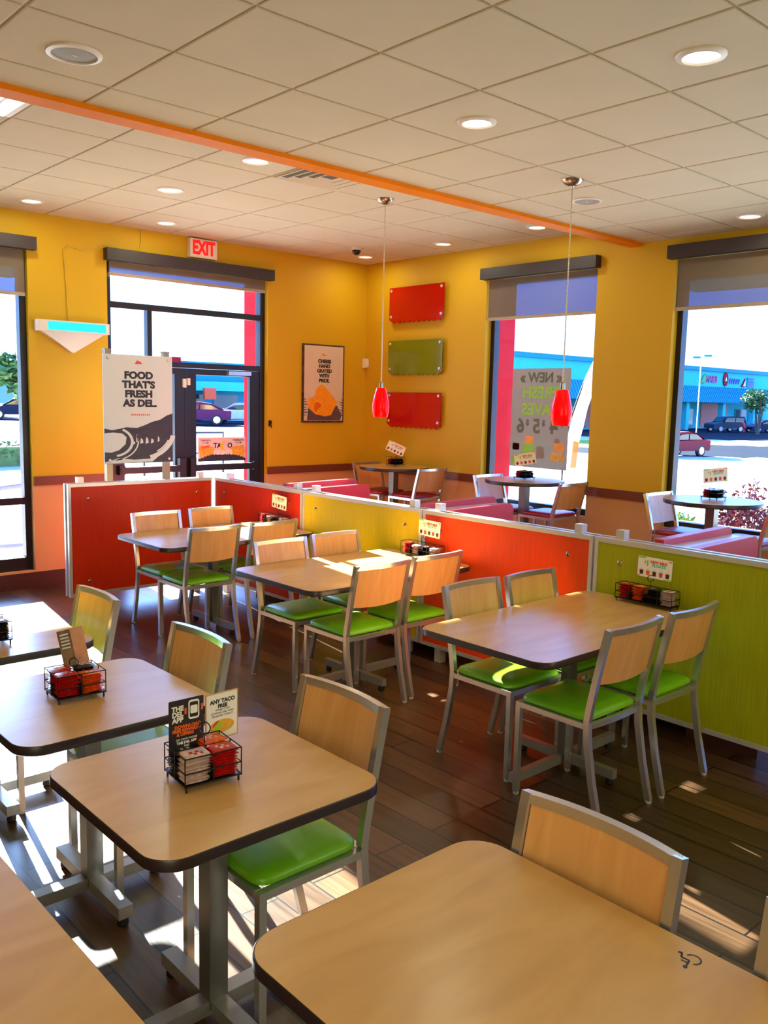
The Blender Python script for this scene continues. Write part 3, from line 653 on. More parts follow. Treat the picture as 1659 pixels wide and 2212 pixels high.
# ------------------------------------------------------------------ dividers
def divider(label, loc, rotz, L, board, stubs=(0.12, -0.12), endpost=False):
    t = thing('divider_panel', label, 'divider', loc, rotz, 'low coloured divider panels with metal rims')
    z0, z1 = 0.105, 1.06; h = L/2-0.004
    for s, nm in ((-1, 'board'), (1, 'rear_board')):
        a, b = sorted((s*0.043, s*0.026)); m = MB(); m.box(a, b, -h+0.02, h-0.02, z0+0.02, z1-0.02); m.build(nm, board, t, smooth=0)
    for s in (-1, 1):
        a, b = sorted((s*0.048, s*0.02)); m = MB()
        m.box(a, b, -h, h, z1-0.028, z1); m.box(a, b, -h, h, z0, z0+0.026); m.box(a, b, -h, -h+0.024, z0+0.026, z1-0.028); m.box(a, b, h-0.024, h, z0+0.026, z1-0.028); m.build('rim', 'alu', t, smooth=0)
    m = MB(); m.box(-0.02, 0.02, -h+0.03, h-0.03, z0+0.01, z1-0.025); m.build('core', 'alu', t, smooth=0)
    for s in (-1, 1):
        m = MB(); m.box(-0.028, 0.028, s*(h-0.16)-0.028, s*(h-0.16)+0.028, 0.0, z0+0.02); m.build('foot', 'alu', t, smooth=0)
    for s in (-1, 1):
        for z in (0.23, 0.93):
            m = MB(); m.T = Matrix.Translation((-0.0425, s*(h-0.17), z)) @ Matrix.Rotation(-PI/2, 4, 'Y'); m.lathe([(0.014, 0), (0.014, 0.005), (0.008, 0.009), (0.002, 0.01)], 16); m.build('bolt', 'nickel', t)
    for s in stubs:
        y = h-s if s > 0 else -h-s
        m = MB(); m.box(-0.026, 0.026, y-0.026, y+0.026, z1-0.03, z1+0.052); m.build('stub', 'alu', t, smooth=0)
    return t
divider('brick red divider panel at far left carrying the poster board', (3.56, 7.087, 0), PI/2, 1.38, 'p_red', stubs=(1.26, 0.12))
divider('brick red divider panel meeting the far left one at the corner', (4.298, 6.35, 0), 0, 1.36, 'p_red', stubs=(0.2, -0.12))
divider('yellow divider panel between the red one and the bright orange one', (4.298, 4.975, 0), 0, 1.39, 'p_yellow')
divider('bright orange divider panel between the yellow and the green ones', (4.298, 3.573, 0), 0, 1.405, 'p_orange')
divider('olive green divider panel at the right edge', (4.298, 2.105, 0), 0, 1.52, 'p_green', stubs=(0.15,))

# ------------------------------------------------------------------ booth benches on the window side of the divider
def booth(label, y, z1):
    t = thing('booth_bench', label, 'booth', (4.76, y, 0), 0, 'red booth benches beyond the dividers')
    w = 0.40
    def back(yc, zt, nm):
        poly = [(-w, 0.12), (w-0.005, 0.12), (w, zt-0.06), (w-0.012, zt-0.02), (w-0.045, zt), (-w, zt-0.012)]
        m = MB(); m.T = frame_mx((0, yc+0.028, 0), (1, 0, 0), (0, 0, 1)); m.prism(poly, 0, 0.056); m.build(nm, 'booth_red', t, smooth=40)
    back(0.0, z1, 'backrest'); back(0.165, z1+0.035, 'backrest')
    m = MB(); m.box(-w, w-0.03, 0.03, 0.137, 0.1, z1-0.012); m.build('cap', 'alu', t, smooth=0)
    for s, yc in ((-1, -0.26), (1, 0.425)):
        m = MB(); m.T = Matrix.Translation((0, yc, 0)); cushion(m, 0.78, 0.44, 0.05, 0.40, 0.09); m.build('seat', 'booth_red', t)
        m = MB(); m.box(-w+0.02, w-0.02, yc-0.2, yc+0.2, 0, 0.4); m.build('base', 'baseboard', t, smooth=0)
    return t
def cushion(m, w, h, r, z0, t_, cy=0.0):
    prof = [(0.96, 0.0), (1.0, 0.18), (1.0, 0.42), (0.975, 0.62), (0.90, 0.80), (0.72, 0.93), (0.42, 0.99), (0.06, 1.0)]
    base = rrect(w, h, r, 5)
    m.loft([[(x*k, cy+y*k, z0+t_*z) for x, y in base] for k, z in prof])
booth('rose red double booth back nearest the corner, seen over the yellow divider', 5.90, 1.055)
booth('rose red double booth back seen over the bright orange divider', 4.24, 1.055)
booth('rose red double booth back with sunlit cap seen over the green divider', 2.35, 1.055)

# ------------------------------------------------------------------ chairs
def make_chair(name, label, cat, group, seatmat, rail_z, top_z, wood_z, stool=False, half=0.2):
    t = thing(name, label, cat, (0, 0, 0), 0, group)
    yk, yt, yb = -0.168, -0.25, -0.25
    for s in (-1, 1):
        x = s*half
        m = MB(); m.sweep([(x, 0.203, 0.012), (x, 0.203, rail_z+0.022)], 0.025, 0.025, (1, 0, 0)); lg = m.build('leg', 'steel', t, smooth=0)
        m = MB(); m.lathe([(0.013, 0), (0.015, 0.004), (0.014, 0.014)], 12, (x, 0.203, 0)); m.build('glide', 'alu', lg)
    for s in (-1, 1):
        x = s*half
        m = MB(); m.sweep([(x, yb, 0.012), (x, yb+0.045, rail_z*0.45), (x, yk-0.006, rail_z*0.85), (x, yk, rail_z+0.03)], 0.025, 0.028, (1, 0, 0)); lg = m.build('leg', 'steel', t, smooth=25)
        m = MB(); m.lathe([(0.013, 0), (0.015, 0.004), (0.014, 0.014)], 12, (x, yb, 0)); m.build('glide', 'alu', lg)
    H = top_z-(rail_z+0.03)
    yu = lambda z: yk-0.004*0-(yk-yt)*max(0, (z-rail_z-0.03)/H)**1.15
    m = MB()
    zs = [rail_z+0.03+H*k/6 for k in range(7)]
    for s in (-1, 1): m.sweep([(s*half, yu(z), z) for z in zs], 0.025, 0.028, (1, 0, 0))
    bow = lambda x: -0.026*(1-(x/half)**2)
    m.sweep([(half*(-1+k/6), yu(top_z-0.013)+bow(half*(-1+k/6)), top_z-0.013) for k in range(13)], 0.026, 0.024, (0, 0, 1))
    m.build('back_frame', 'steel', t, smooth=25)
    hw = half-0.0145; n = 12
    m = MB(); rings = []
    for k in range(n+1):
        x = hw*(-1+2*k/n); zb = wood_z-0.008*(1-(x/hw)**2); zt = top_z-0.0265
        rings.append([(x, yu(zb)+bow(x)-0.006, zb), (x, yu(zb)+bow(x)+0.006, zb), (x, yu(zt)+bow(x)+0.006, zt), (x, yu(zt)+bow(x)-0.006, zt)])
    m.loft(rings); m.build('backrest', 'maple', t, smooth=30)
    m = MB(); m.box(-half+0.0126, half-0.0126, 0.191, 0.2155, rail_z-0.002, rail_z+0.0225)
    for s in (-1, 1):
        a, b = sorted((s*(half-0.0125), s*(half+0.0125))); m.box(a, b, yk+0.014, 0.19, rail_z-0.002, rail_z+0.0225)
    m.sweep([(half*(-1+k/6)*0.937, yk-0.012*(1-(-1+k/6)**2), rail_z+0.01) for k in range(13)], 0.0245, 0.022, (0, 0, 1))
    m.build('seat_frame', 'steel', t, smooth=25)
    m = MB(); cushion(m, 2*half-0.004, 0.375, 0.05, rail_z+0.0235, 0.042, 0.022); m.build('seat', seatmat, t, smooth=50)
    if stool:
        for a, b in (((-half, 0.203, 0.28), (half, 0.203, 0.28)), ((-half, 0.203, 0.34), (-half, yb+0.05, 0.34)), ((half, 0.203, 0.34), (half, yb+0.05, 0.34)), ((-half, yb+0.045, 0.34), (half, yb+0.045, 0.34))):
            m = MB(); m.sweep([a, b], 0.02, 0.02, (0, 0, 1)); m.build('stretcher', 'steel', t, smooth=0)
    return t
GC = 'green seated chairs with maple backs'
chair0 = make_chair('dining_chair', '', 'chair', GC, 'green_vinyl', 0.428, 0.882, 0.632)
CH = [  # x, y, facing (deg from +y, anticlockwise), label
 (1.495, 2.095, 90, 'green seat chair tucked under the table with the black card caddy, whole back visible'),
 (1.49, 2.98, 90, 'green seat chair at the second caddy table, back half hidden behind that table'),
 (1.47, 3.885, 90, 'chair back behind the glare whitened table nearest the left window'),
 (1.38, 1.045, 90, 'chair tucked against the table with the wheelchair mark, farther from the right edge'),
 (1.38, 0.445, 90, 'chair back cut by the right edge, beside the wheelchair mark'),
 (3.29, 2.235, 0, 'nearest chair of the green divider table, back towards us, aisle side'),
 (3.785, 2.225, 0, 'chair at the green divider table, back towards us, next to the green divider'),
 (3.36, 2.755, 180, 'chair with a curved sunlit band on its green seat at the green divider table'),
 (3.815, 2.73, 180, 'chair at the green divider table facing us, against the orange divider'),
 (3.33, 3.91, 0, 'chair at the sun patched table, back towards us, aisle side'),
 (3.81, 3.935, 0, 'chair at the sun patched table, back towards us, divider side'),
 (3.32, 4.42, 180, 'chair facing us at the sun patched table, aisle side'),
 (3.81, 4.45, 180, 'chair facing us at the sun patched table, against the yellow divider'),
 (3.27, 5.645, 0, 'chair at the table in the red corner, back towards us, aisle side'),
 (3.79, 5.645, 0, 'chair at the table in the red corner, back towards us, near the yellow divider'),
 (3.30, 6.095, 180, 'chair facing us in the red divider corner, aisle side'),
 (3.80, 6.105, 180, 'chair facing us in the red divider corner, divider side')]
for k, (x, y, a, lb) in enumerate(CH):
    if k == 0: chair0.location = (x, y, 0); chair0.rotation_euler = (0, 0, math.radians(a)); chair0['label'] = lb
    else: dup(chair0, (x, y, 0), math.radians(a), lb)
GS = 'red seated bar chairs at the round tables'
stool0 = make_chair('bar_chair', '', 'bar chair', GS, 'red_vinyl', 0.745, 1.09, 0.848, True)
BC = [(6.63, 6.785, 0, 'red seat bar chair with its back towards us at the corner round table'),
      (6.60, 7.33, 180, 'red seat bar chair behind the corner round table, facing us'),
      (6.66, 4.99, 0, 'red seat bar chair with back towards us at the table under the window poster'),
      (6.63, 5.51, 180, 'bar chair facing us behind the round table under the window poster'),
      (6.62, 3.61, 180, 'pale lit bar chair on the left of the round table before the parked cars'),
      (6.66, 3.07, 0, 'bar chair cut by the right edge at the round table before the parked cars')]
for k, (x, y, a, lb) in enumerate(BC):
    if k == 0: stool0.location = (x, y, 0); stool0['label'] = lb
    else: dup(stool0, (x, y, 0), math.radians(a), lb)

# ------------------------------------------------------------------ tables
def table_base(t, cx, cy, ztop, ax, ay, cw=0.06, fw2=0.026):
    m = MB(); m.box(cx-cw/2, cx+cw/2, cy-cw/2, cy+cw/2, 0.05, ztop); m.build('column', 'column_steel', t, smooth=0)
    m = MB(); m.box(cx-0.19, cx+0.19, cy-0.19, cy+0.19, ztop-0.008, ztop); m.build('top_plate', 'black', t, smooth=0)
    for dx, dy in ((ax, 0), (-ax, 0), (0, ay), (0, -ay)):
        if not (dx or dy): continue
        a, b = sorted((cx+dx*0.001, cx+dx)) if dx else (cx-fw2, cx+fw2)
        c, d = sorted((cy+dy*0.001, cy+dy)) if dy else (cy-fw2, cy+fw2)
        m = MB(); m.box(a, b, c, d, 0.034, 0.078); f = m.build('foot', 'foot_steel', t, smooth=0)
        m = MB(); m.lathe([(0.016, 0.0), (0.02, 0.006), (0.018, 0.036)], 14, (cx+dx*0.91, cy+dy*0.91, 0)); m.build('glide', 'black', f)
def slab(t, outline, edge_out, z, lam='laminate'):
    th = 0.034
    m = MB(); e = edge_out
    m.loft([[(x*k, y*k, zz) for x, y in e] for k, zz in ((0.985, z-th), (1.0, z-th+0.005), (1.0, z-0.004), (0.996, z-0.0008))]); m.build('edge_band', 'edge', t, smooth=40)
    m = MB(); m.prism([(x*0.992, y*0.992) for x, y in outline], z-0.002, z); m.build('tabletop', lam, t, smooth=0)
TH = 0.745
def rect_table(label, x0, x1, y0, y1, bases, r=0.085, ax=0.27, ay=0.27, z=TH, cw=0.06, fw2=0.026):
    cx, cy = (x0+x1)/2, (y0+y1)/2
    t = thing('dining_table', label, 'table', (cx, cy, 0), 0, 'wood topped dining tables with dark edges')
    o = rrect(x1-x0, y1-y0, r, 8); slab(t, o, o, z)
    for bx_, by_ in bases: table_base(t, bx_-cx, by_-cy, z-0.034, ax, ay, cw, fw2)
    return t
T1 = rect_table('two seat table with the caddy holding a black card and a white card', 0.885, 1.605, 1.715, 2.415, [(1.24, 2.06)])
T2 = rect_table('two seat table with the caddy whose cards stand edge on, behind the black card table', 0.885, 1.597, 2.57, 3.265, [(1.24, 2.9)])
T3 = rect_table('glare whitened table at the left edge near the tall window', 0.885, 1.58, 3.56, 4.21, [(1.21, 3.89)])
T4 = rect_table('large bare front table with a small black wheelchair mark', 0.868, 1.576, 0.12, 1.365, [(1.225, 0.745)], r=0.09)
T5 = rect_table('bare table cut by the lower left edge of the photo', -0.085, 0.637, 1.0, 2.33, [(0.28, 1.35), (0.28, 1.98)], r=0.09)
TC = rect_table('four seat table against the green divider', 2.842, 4.235, 2.12, 2.885, [(3.525, 2.48)], ax=0.42, ay=0.29, cw=0.056, fw2=0.018)
TB = rect_table('four seat table with a white sun patch against the yellow divider', 2.895, 4.235, 3.757, 4.6, [(3.568, 4.178)], ax=0.42, ay=0.29, cw=0.055, fw2=0.018)
TA = rect_table('four seat table in the red divider corner', 2.90, 4.235, 5.45, 6.25, [(3.545, 5.8775)], ax=0, ay=0.3, cw=0.055, fw2=0.018)
# accessibility mark printed on the front table top (part of that table)
m = MB(); m.T = Matrix.Translation((1.517-T4.location.x, 0.757-T4.location.y, TH+0.0004)) @ Matrix.Rotation(math.radians(95), 4, 'Z')
def stroke(pts, w=0.004):
    for (xa, ya), (xb, yb) in zip(pts, pts[1:]):
        L = math.hypot(xb-xa, yb-ya); nx, ny = -(yb-ya)/L*w/2, (xb-xa)/L*w/2
        m.prism([(xa+nx, ya+ny), (xa-nx, ya-ny), (xb-nx, yb-ny), (xb+nx, yb+ny)], 0, 0.0005)
stroke([(-0.006, 0.018), (-0.004, 0.0), (0.012, 0.0), (0.017, -0.014), (0.024, -0.011)]); stroke([(-0.005, 0.009), (0.009, 0.009)], 0.003)
stroke([(-0.008+0.015*cos(math.radians(a)), -0.008+0.015*sin(math.radians(a))) for a in range(115, 341, 15)], 0.003)
m.prism([(-0.006+0.0045*cos(a*PI/5), 0.024+0.0045*sin(a*PI/5)) for a in range(10)], 0, 0.0005)
m.build('wheelchair_mark', 'ink', T4, smooth=0)
def round_table(label, x, y, R=0.378, z=1.08):
    t = thing('round_bar_table', label, 'bar table', (x, y, 0), 0, 'round bar height tables along the window wall')
    o = circ(R, 64); slab(t, o, o, z); table_base(t, 0, 0, z-0.034, 0.26, 0.26, 0.075); return t
R1 = round_table('round bar table in the far corner below the plaques', 6.53, 7.04)
R2 = round_table('round bar table under the window poster', 6.58, 5.25)
R3 = round_table('round bar table before the window with the parked cars', 6.575, 3.35)

# ------------------------------------------------------------------ sauce caddies, packets and cards
def packet_mesh(film, nm):
    m = MB(); nx, ny = 8, 5; w, h, t_ = 0.073, 0.062, 0.0037; V = {}
    for s in (1, -1):
        for i in range(nx+1):
            for j in range(ny+1):
                u, v_ = i/nx*2-1, j/ny*2-1
                k = max(0, 1-abs(u)**3)*max(0, 1-abs(v_)**4)
                edge = i in (0, nx) or j in (0, ny)
                if edge and s < 0: V[s, i, j] = V[1, i, j]; continue
                zz = s*(0.0004+t_*k**0.6)+0.0006*sin(9*u+4*v_)
                V[s, i, j] = m.v((u*w/2, v_*h/2, 0.0042+(zz if not edge else 0.0005*sin(14*v_+3*u))))
        for i in range(nx):
            for j in range(ny):
                m.m(1 if s > 0 and 2 <= i <= 5 and j in (2, 3) and (i+j) % 2 else 0).face([V[s, i, j], V[s, i+1, j], V[s, i+1, j+1], V[s, i, j+1]])
    o = m.build('sauce_packet', [film, nm], None, smooth=80); return o
PK = {'red': packet_mesh('pk_red', 'pk_white'), 'orange': packet_mesh('pk_orange', 'pk_white'), 'black': packet_mesh('pk_black', 'pk_white'), 'pale': packet_mesh('pk_white', 'pk_red')}
used = set()
CN = {'red': 'red', 'orange': 'orange', 'black': 'black', 'pale': 'pale pink and white'}
def stack(colour, x, y, z, n, where, step=0.0078, rot=0.0):
    for k in range(n):
        if colour in used: o = PK[colour].copy(); COL.objects.link(o)
        else: o = PK[colour]; used.add(colour)
        o.location = (x+random.uniform(-0.0026, 0.0026), y+random.uniform(-0.0026, 0.0026), z+k*step)
        o.rotation_euler = (random.uniform(-0.02, 0.02), random.uniform(-0.02, 0.02), rot+random.uniform(-0.09, 0.09)+(PI if random.random() < 0.5 else 0))
        tag(o, '%s sauce packet stacked in %s' % (CN[colour], where), 'sauce packet', '%s packets in %s' % (CN[colour], where))
def caddy(label, x, y, z, w, d, cells, rotz=0.0, hgt=0.098, ring=(0, 0), ringh=0.15):
    """cells: (nx, ny)"""
    t = thing('sauce_caddy', label, 'sauce caddy', (x, y, z), rotz, 'black wire sauce caddies')
    m = MB(); m.box(-w/2, w/2, -d/2, d/2, 0.017, 0.02); m.build('tray', 'wire', t, smooth=0)
    m = MB()
    for zz in (0.02, 0.055, hgt): m.tube([(-w/2, -d/2, zz), (w/2, -d/2, zz), (w/2, d/2, zz), (-w/2, d/2, zz)], 0.0019, 6, closed=True)
    for i in range(cells[0]+1):
        for yy in (-d/2, d/2): m.tube([(-w/2+w*i/cells[0], yy, 0.016), (-w/2+w*i/cells[0], yy, hgt)], 0.0017, 6)
    for j in range(cells[1]+1):
        for xx in (-w/2, w/2): m.tube([(xx, -d/2+d*j/cells[1], 0.016), (xx, -d/2+d*j/cells[1], hgt)], 0.0017, 6)
    m.build('wire_frame', 'wire', t, smooth=60)
    for i in range(1, cells[0]):
        m = MB(); m.box(-w/2+w*i/cells[0]-0.0015, -w/2+w*i/cells[0]+0.0015, -d/2, d/2, 0.02, 0.06); m.build('partition', 'wire', t, smooth=0)
    for j in range(1, cells[1]):
        m = MB(); m.box(-w/2, w/2, -d/2+d*j/cells[1]-0.0015, -d/2+d*j/cells[1]+0.0015, 0.02, 0.06); m.build('partition', 'wire', t, smooth=0)
    for sx in (-1, 1):
        for sy in (-1, 1):
            m = MB(); m.tube([(sx*(w/2-0.006), sy*(d/2-0.006), 0.018), (sx*(w/2-0.006), sy*(d/2-0.006), 0.0)], 0.0032, 8); m.build('foot', 'wire', t)
    m = MB(); rx, ry = ring; m.tube([(rx, ry, 0.02), (rx, ry, ringh-0.03)], 0.0018, 6)
    m.tube([(rx+0.017*cos(a*PI/10)*(0.7), ry-0.017*cos(a*PI/10)*0.7, ringh-0.012+0.017*sin(a*PI/10)) for a in range(20)], 0.0018, 6, closed=True); m.build('card_clip', 'wire', t)
    return t
def fill(x, y, z, w, d, cells, rotz, cols, n, where):
    c, s = cos(rotz), sin(rotz); q = 0
    for j in range(cells[1]):
        for i in range(cells[0]):
            lx, ly = -w/2+w*(i+0.5)/cells[0], -d/2+d*(j+0.5)/cells[1]
            stack(cols[q][0], x+lx*c-ly*s, y+lx*s+ly*c, z+0.021, cols[q][1] if len(cols[q]) > 1 else n, where, rot=rotz+(PI/2 if d/cells[1] > w/cells[0]*1.1 else 0)); q += 1

def float_card(label, x, y, z, X, tilt=0.0, w=0.205, h=0.112):
    """drink card; X is the direction of its reading line"""
    t = thing('drink_card', label, 'table card', (x, y, z), 0, 'table cards with five drink cups')
    Xv = Vector((X[0], X[1], 0)).normalized(); Yv = Vector((0, 0, 1)); Zv = Xv.cross(Yv)
    Xr = Xv*cos(tilt)+Yv*sin(tilt); Yr = -Xv*sin(tilt)+Yv*cos(tilt)
    F = lambda u, v, d=0.0012: frame_mx(Xr*u+Yr*v+Zv*d, Xr, Yr)
    m = MB(); m.T = F(0, 0, 0); m.prism(rrect(w, h, 0.006, 3), -0.0008, 0.0008); m.build('card', 'white', t, smooth=0)
    m = MB(); m.text('NEW MINI', 0.021, F(0.022, 0.031), 0.0004, 0.0012); m.build('orange_lettering', 'orangeink', t, smooth=0)
    m = MB(); m.text('FLOATS', 0.023, F(0.024, 0.013), 0.0004, 0.0012); m.build('teal_lettering', 'tealink', t, smooth=0)
    m = MB(); m.text('$', 0.018, F(-0.058, 0.026), 0.0004, 0.0008); m.text('1', 0.04, F(-0.044, 0.02), 0.0004, 0.002); m.build('price', 'limeink', t, smooth=0)
    m = MB(); m.T = F(0, 0, 0.001)
    for k, c_ in enumerate((0, 1, 0, 2, 0)):
        u = -0.078+k*0.039; m.m(c_).prism([(u-0.009, -0.044), (u+0.009, -0.044), (u+0.012, -0.02), (u-0.012, -0.02)], 0, 0.0006)
        m.m(3).prism([(u-0.01, -0.02), (u+0.01, -0.02), (u+0.006, -0.01), (u-0.006, -0.01)], 0, 0.0005)
    m.m(4).prism([(-0.1, 0.045), (-0.06, 0.046), (-0.05, 0.054), (-0.1, 0.054)], 0, 0.0004); m.prism([(0.05, -0.054), (0.1, -0.054), (0.1, -0.047), (0.07, -0.049)], 0, 0.0004)
    m.m(1).prism([(0.07, 0.05), (0.1, 0.042), (0.1, 0.05)], 0, 0.0004); m.prism([(-0.1, -0.046), (-0.08, -0.052), (-0.1, -0.053)], 0, 0.0004)
    m.build('printed_cups', ['brownink', 'orangeink', 'redink', 'pink', 'limeink'], t, smooth=0)
    return t

# front table
w1 = 'the caddy with the black card'
caddy('square wire caddy under the black card and the white taco card', 1.212, 2.068, TH, 0.168, 0.142, (2, 2), math.radians(-6), ring=(0.01, 0.01), ringh=0.155)
fill(1.212, 2.068, TH, 0.168, 0.142, (2, 2), math.radians(-6), (('pale', 10), ('red', 10), ('black', 8), ('orange', 10)), 10, w1)
def offer_card(name, label, x, y, z, X, build_):
    t = thing(name, label, 'table card', (x, y, z))
    Xv = Vector((X[0], X[1], 0)).normalized(); Yv = Vector((0, 0, 1)); Zv = Xv.cross(Yv)
    F = lambda u, v, d=0.0012: frame_mx(Xv*u+Yv*v+Zv*d, Xv, Yv)
    build_(t, F); return t
def blackcard(t, F):
    m = MB(); m.T = F(0, 0, 0); m.prism(rrect(0.108, 0.16, 0.003, 2), -0.0008, 0.0008); m.build('card', mat('black_card', (38, 30, 36), 0.35, vary=0.1), t, smooth=0)
    m = MB()
    for k, wd in enumerate(('THE', 'DEL', 'APP')): m.text(wd, 0.02, F(-0.027, 0.054-k*0.0165), 0.0004, 0.0008)
    m.text('ON YOUR PHONE', 0.008, F(0, -0.037), 0.0004, 0.0); m.text('THE DEL APP', 0.0105, F(0, -0.047), 0.0004, 0.0004); m.text('FREE', 0.008, F(0, -0.057), 0.0004, 0.0)
    m.T = F(0.023, 0.045); m.prism(rrect(0.034, 0.056, 0.008, 4), 0, 0.0004); m.build('white_print', 'white', t, smooth=0)
    m = MB(); m.T = F(0.023, 0.045); m.prism(rrect(0.026, 0.044, 0.003, 3), 0.0004, 0.0007); m.build('phone_screen', 'ink', t, smooth=0)
    m = MB(); m.T = F(0.023, 0.045); m.prism(rrect(0.022, 0.024, 0.004, 3), 0.0007, 0.001); m.build('phone_badge', 'white', t, smooth=0)
    m = MB(); m.text('DOWNLOAD', 0.0135, F(0.004, 0.0), 0.0004, 0.0006); m.text('FREE REWARDS', 0.0125, F(0, -0.011), 0.0004, 0.0006); m.text('& OFFERS', 0.0125, F(-0.004, -0.022), 0.0004, 0.0006)
    m.T = F(-0.003, 0.043); m.prism([(-0.003, -0.008), (0.003, -0.008), (0.003, 0.01), (-0.003, 0.01)], 0, 0.0004); m.T = F(0.049, 0.046); m.prism([(-0.003, -0.008), (0.003, -0.008), (0.003, 0.01), (-0.003, 0.01)], 0, 0.0004)
    m.build('orange_print', 'orangeink', t, smooth=0)
def tacocard(t, F):
    m = MB(); m.T = F(0, 0, 0); m.prism(rrect(0.112, 0.142, 0.003, 2), -0.0008, 0.0006); m.build('card', mat('tan_card_rim', (206, 160, 96), 0.5), t, smooth=0)
    m = MB(); m.T = F(0, 0, 0.0004); m.prism(rrect(0.104, 0.134, 0.002, 2), 0, 0.0006); m.build('sheet', 'white', t, smooth=0)
    m = MB(); m.text('ANY TACO', 0.0165, F(0.002, 0.044), 0.0004, 0.0008); m.text('FREE', 0.0155, F(0.002, 0.029), 0.0004, 0.0008)
    m.text('WHEN YOU', 0.009, F(0.002, 0.018), 0.0003, 0.0); m.text('DOWNLOAD AND', 0.009, F(0.002, 0.009), 0.0003, 0.0); m.text('REGISTER TODAY', 0.009, F(0.002, 0.0), 0.0003, 0.0); m.build('lettering', 'ink2', t, smooth=0)
    m = MB(); m.T = F(0.0, -0.032, 0.001)
    m.m(0).prism([(0.042*cos(a*PI/12), 0.02*sin(a*PI/12)) for a in range(24)], 0, 0.0005); m.m(1).prism([(-0.03, -0.005), (-0.012, 0.016), (0.004, 0.012), (-0.016, -0.015)], 0.0005, 0.0009); m.m(2).prism([(-0.034, 0.006), (-0.016, 0.019), (-0.01, 0.015), (-0.03, 0.0)], 0.0009, 0.0012)
    m.build('taco_picture', ['taco', 'limeink', 'redink'], t, smooth=0)
offer_card('offer_card', 'black table card with white and orange words in the front caddy', 1.187, 2.115, TH+0.146, (1, -0.03), blackcard)
offer_card('offer_card', 'white table card with a taco picture in the front caddy', 1.316, 2.137, TH+0.141, (1, 0.02), tacocard)
# second table
w2 = 'the caddy on the second two seat table'
caddy('square wire caddy on the second two seat table, cards seen edge on', 1.213, 2.947, TH, 0.168, 0.142, (2, 2), math.radians(-4), ring=(0.0, 0.01), ringh=0.13)
fill(1.213, 2.947, TH, 0.168, 0.142, (2, 2), math.radians(-4), (('red', 10), ('orange', 9), ('red', 10), ('black', 10)), 10, w2)
def twofold(t, F):
    m = MB(); m.T = F(-0.02, 0, 0); m.box(-0.022, 0.022, -0.072, 0.072, -0.0008, 0.0008); m.build('card', mat('brown_card', (120, 96, 74), 0.5, vary=0.5, scale=(30, 30, 30)), t, smooth=0)
    m = MB(); m.T = F(0.024, 0, 0); m.box(-0.022, 0.022, -0.072, 0.072, -0.0008, 0.0008); m.build('second_card', mat('tan_pink_card', (206, 150, 122), 0.5, vary=0.2, scale=(20, 20, 20)), t, smooth=0)
    m = MB()
    for k in range(5): m.T = F(-0.02, 0.055-k*0.013, 0.001); m.prism(rrect(0.03, 0.006, 0.001, 1), 0, 0.0004)
    m.build('print', 'paper', t, smooth=0)
tw = offer_card('offer_card', 'narrow leaning pair of cards in the caddy on the second two seat table', 1.222, 2.985, TH+0.168, (0.95, -0.3), twofold)
tw.rotation_euler = (math.radians(6), math.radians(-13), 0)
# third table, only the caddy's corner shows
w3 = 'the caddy at the left edge'
caddy('wire caddy cut by the left edge on the glare whitened table', 1.19, 3.815, TH, 0.168, 0.142, (2, 2), math.radians(-4), ring=(0.0, 0.0), ringh=0.1)
fill(1.19, 3.815, TH, 0.168, 0.142, (2, 2), math.radians(-4), (('black', 9), ('black', 10), ('pale', 9), ('pale', 10)), 8, w3)
# long caddies against the dividers
for nm, yc, tb, d, (cx0, card_y, tilt) in (('the caddy against the green divider', 2.457, 'long wire caddy against the green divider', 0.34, (4.2, 2.44, -0.02)),
                          ('the caddy against the yellow divider', 4.185, 'long wire caddy against the yellow divider', 0.34, (4.2, 4.155, -0.04)),
                          ('the caddy in the red corner', 5.94, 'long wire caddy on the table in the red divider corner', 0.34, (4.2, 5.92, -0.08))):
    caddy(tb, 4.165, yc, TH, 0.082, d, (1, 4), 0, ring=(0.03, 0.0), ringh=0.155)
    fill(4.165, yc, TH, 0.082, d, (1, 4), 0, (('pale', 10), ('black', 10), ('orange', 10), ('red', 10)) if 'green' in nm else (('pale', 8), ('black', 8), ('pale', 8), ('red', 9)), 10, nm)
    float_card('white drink card with five cups standing in '+nm, cx0, card_y, TH+0.2, (0, -1), tilt)
for nm, x, y, X, tl in (('the caddy on the corner round table', 6.60, 7.09, (0.72, -0.69), -0.42), ('the caddy below the window poster', 6.62, 5.29, (0.72, -0.69), 0.16), ('the caddy before the parked cars', 6.62, 3.37, (0.83, -0.56), 0.1)):
    caddy('square wire caddy, '+nm[10:], x, y, 1.08, 0.15, 0.142, (2, 2), 0, ring=(0.0, 0.0), ringh=0.15)
    fill(x, y, 1.08, 0.15, 0.142, (2, 2), 0, (('black', 8), ('black', 8), ('red', 8), ('black', 8)), 8, nm)
    float_card('white drink card with five cups standing in '+nm, x-0.01, y-0.01, 1.08+0.195, X, tl)
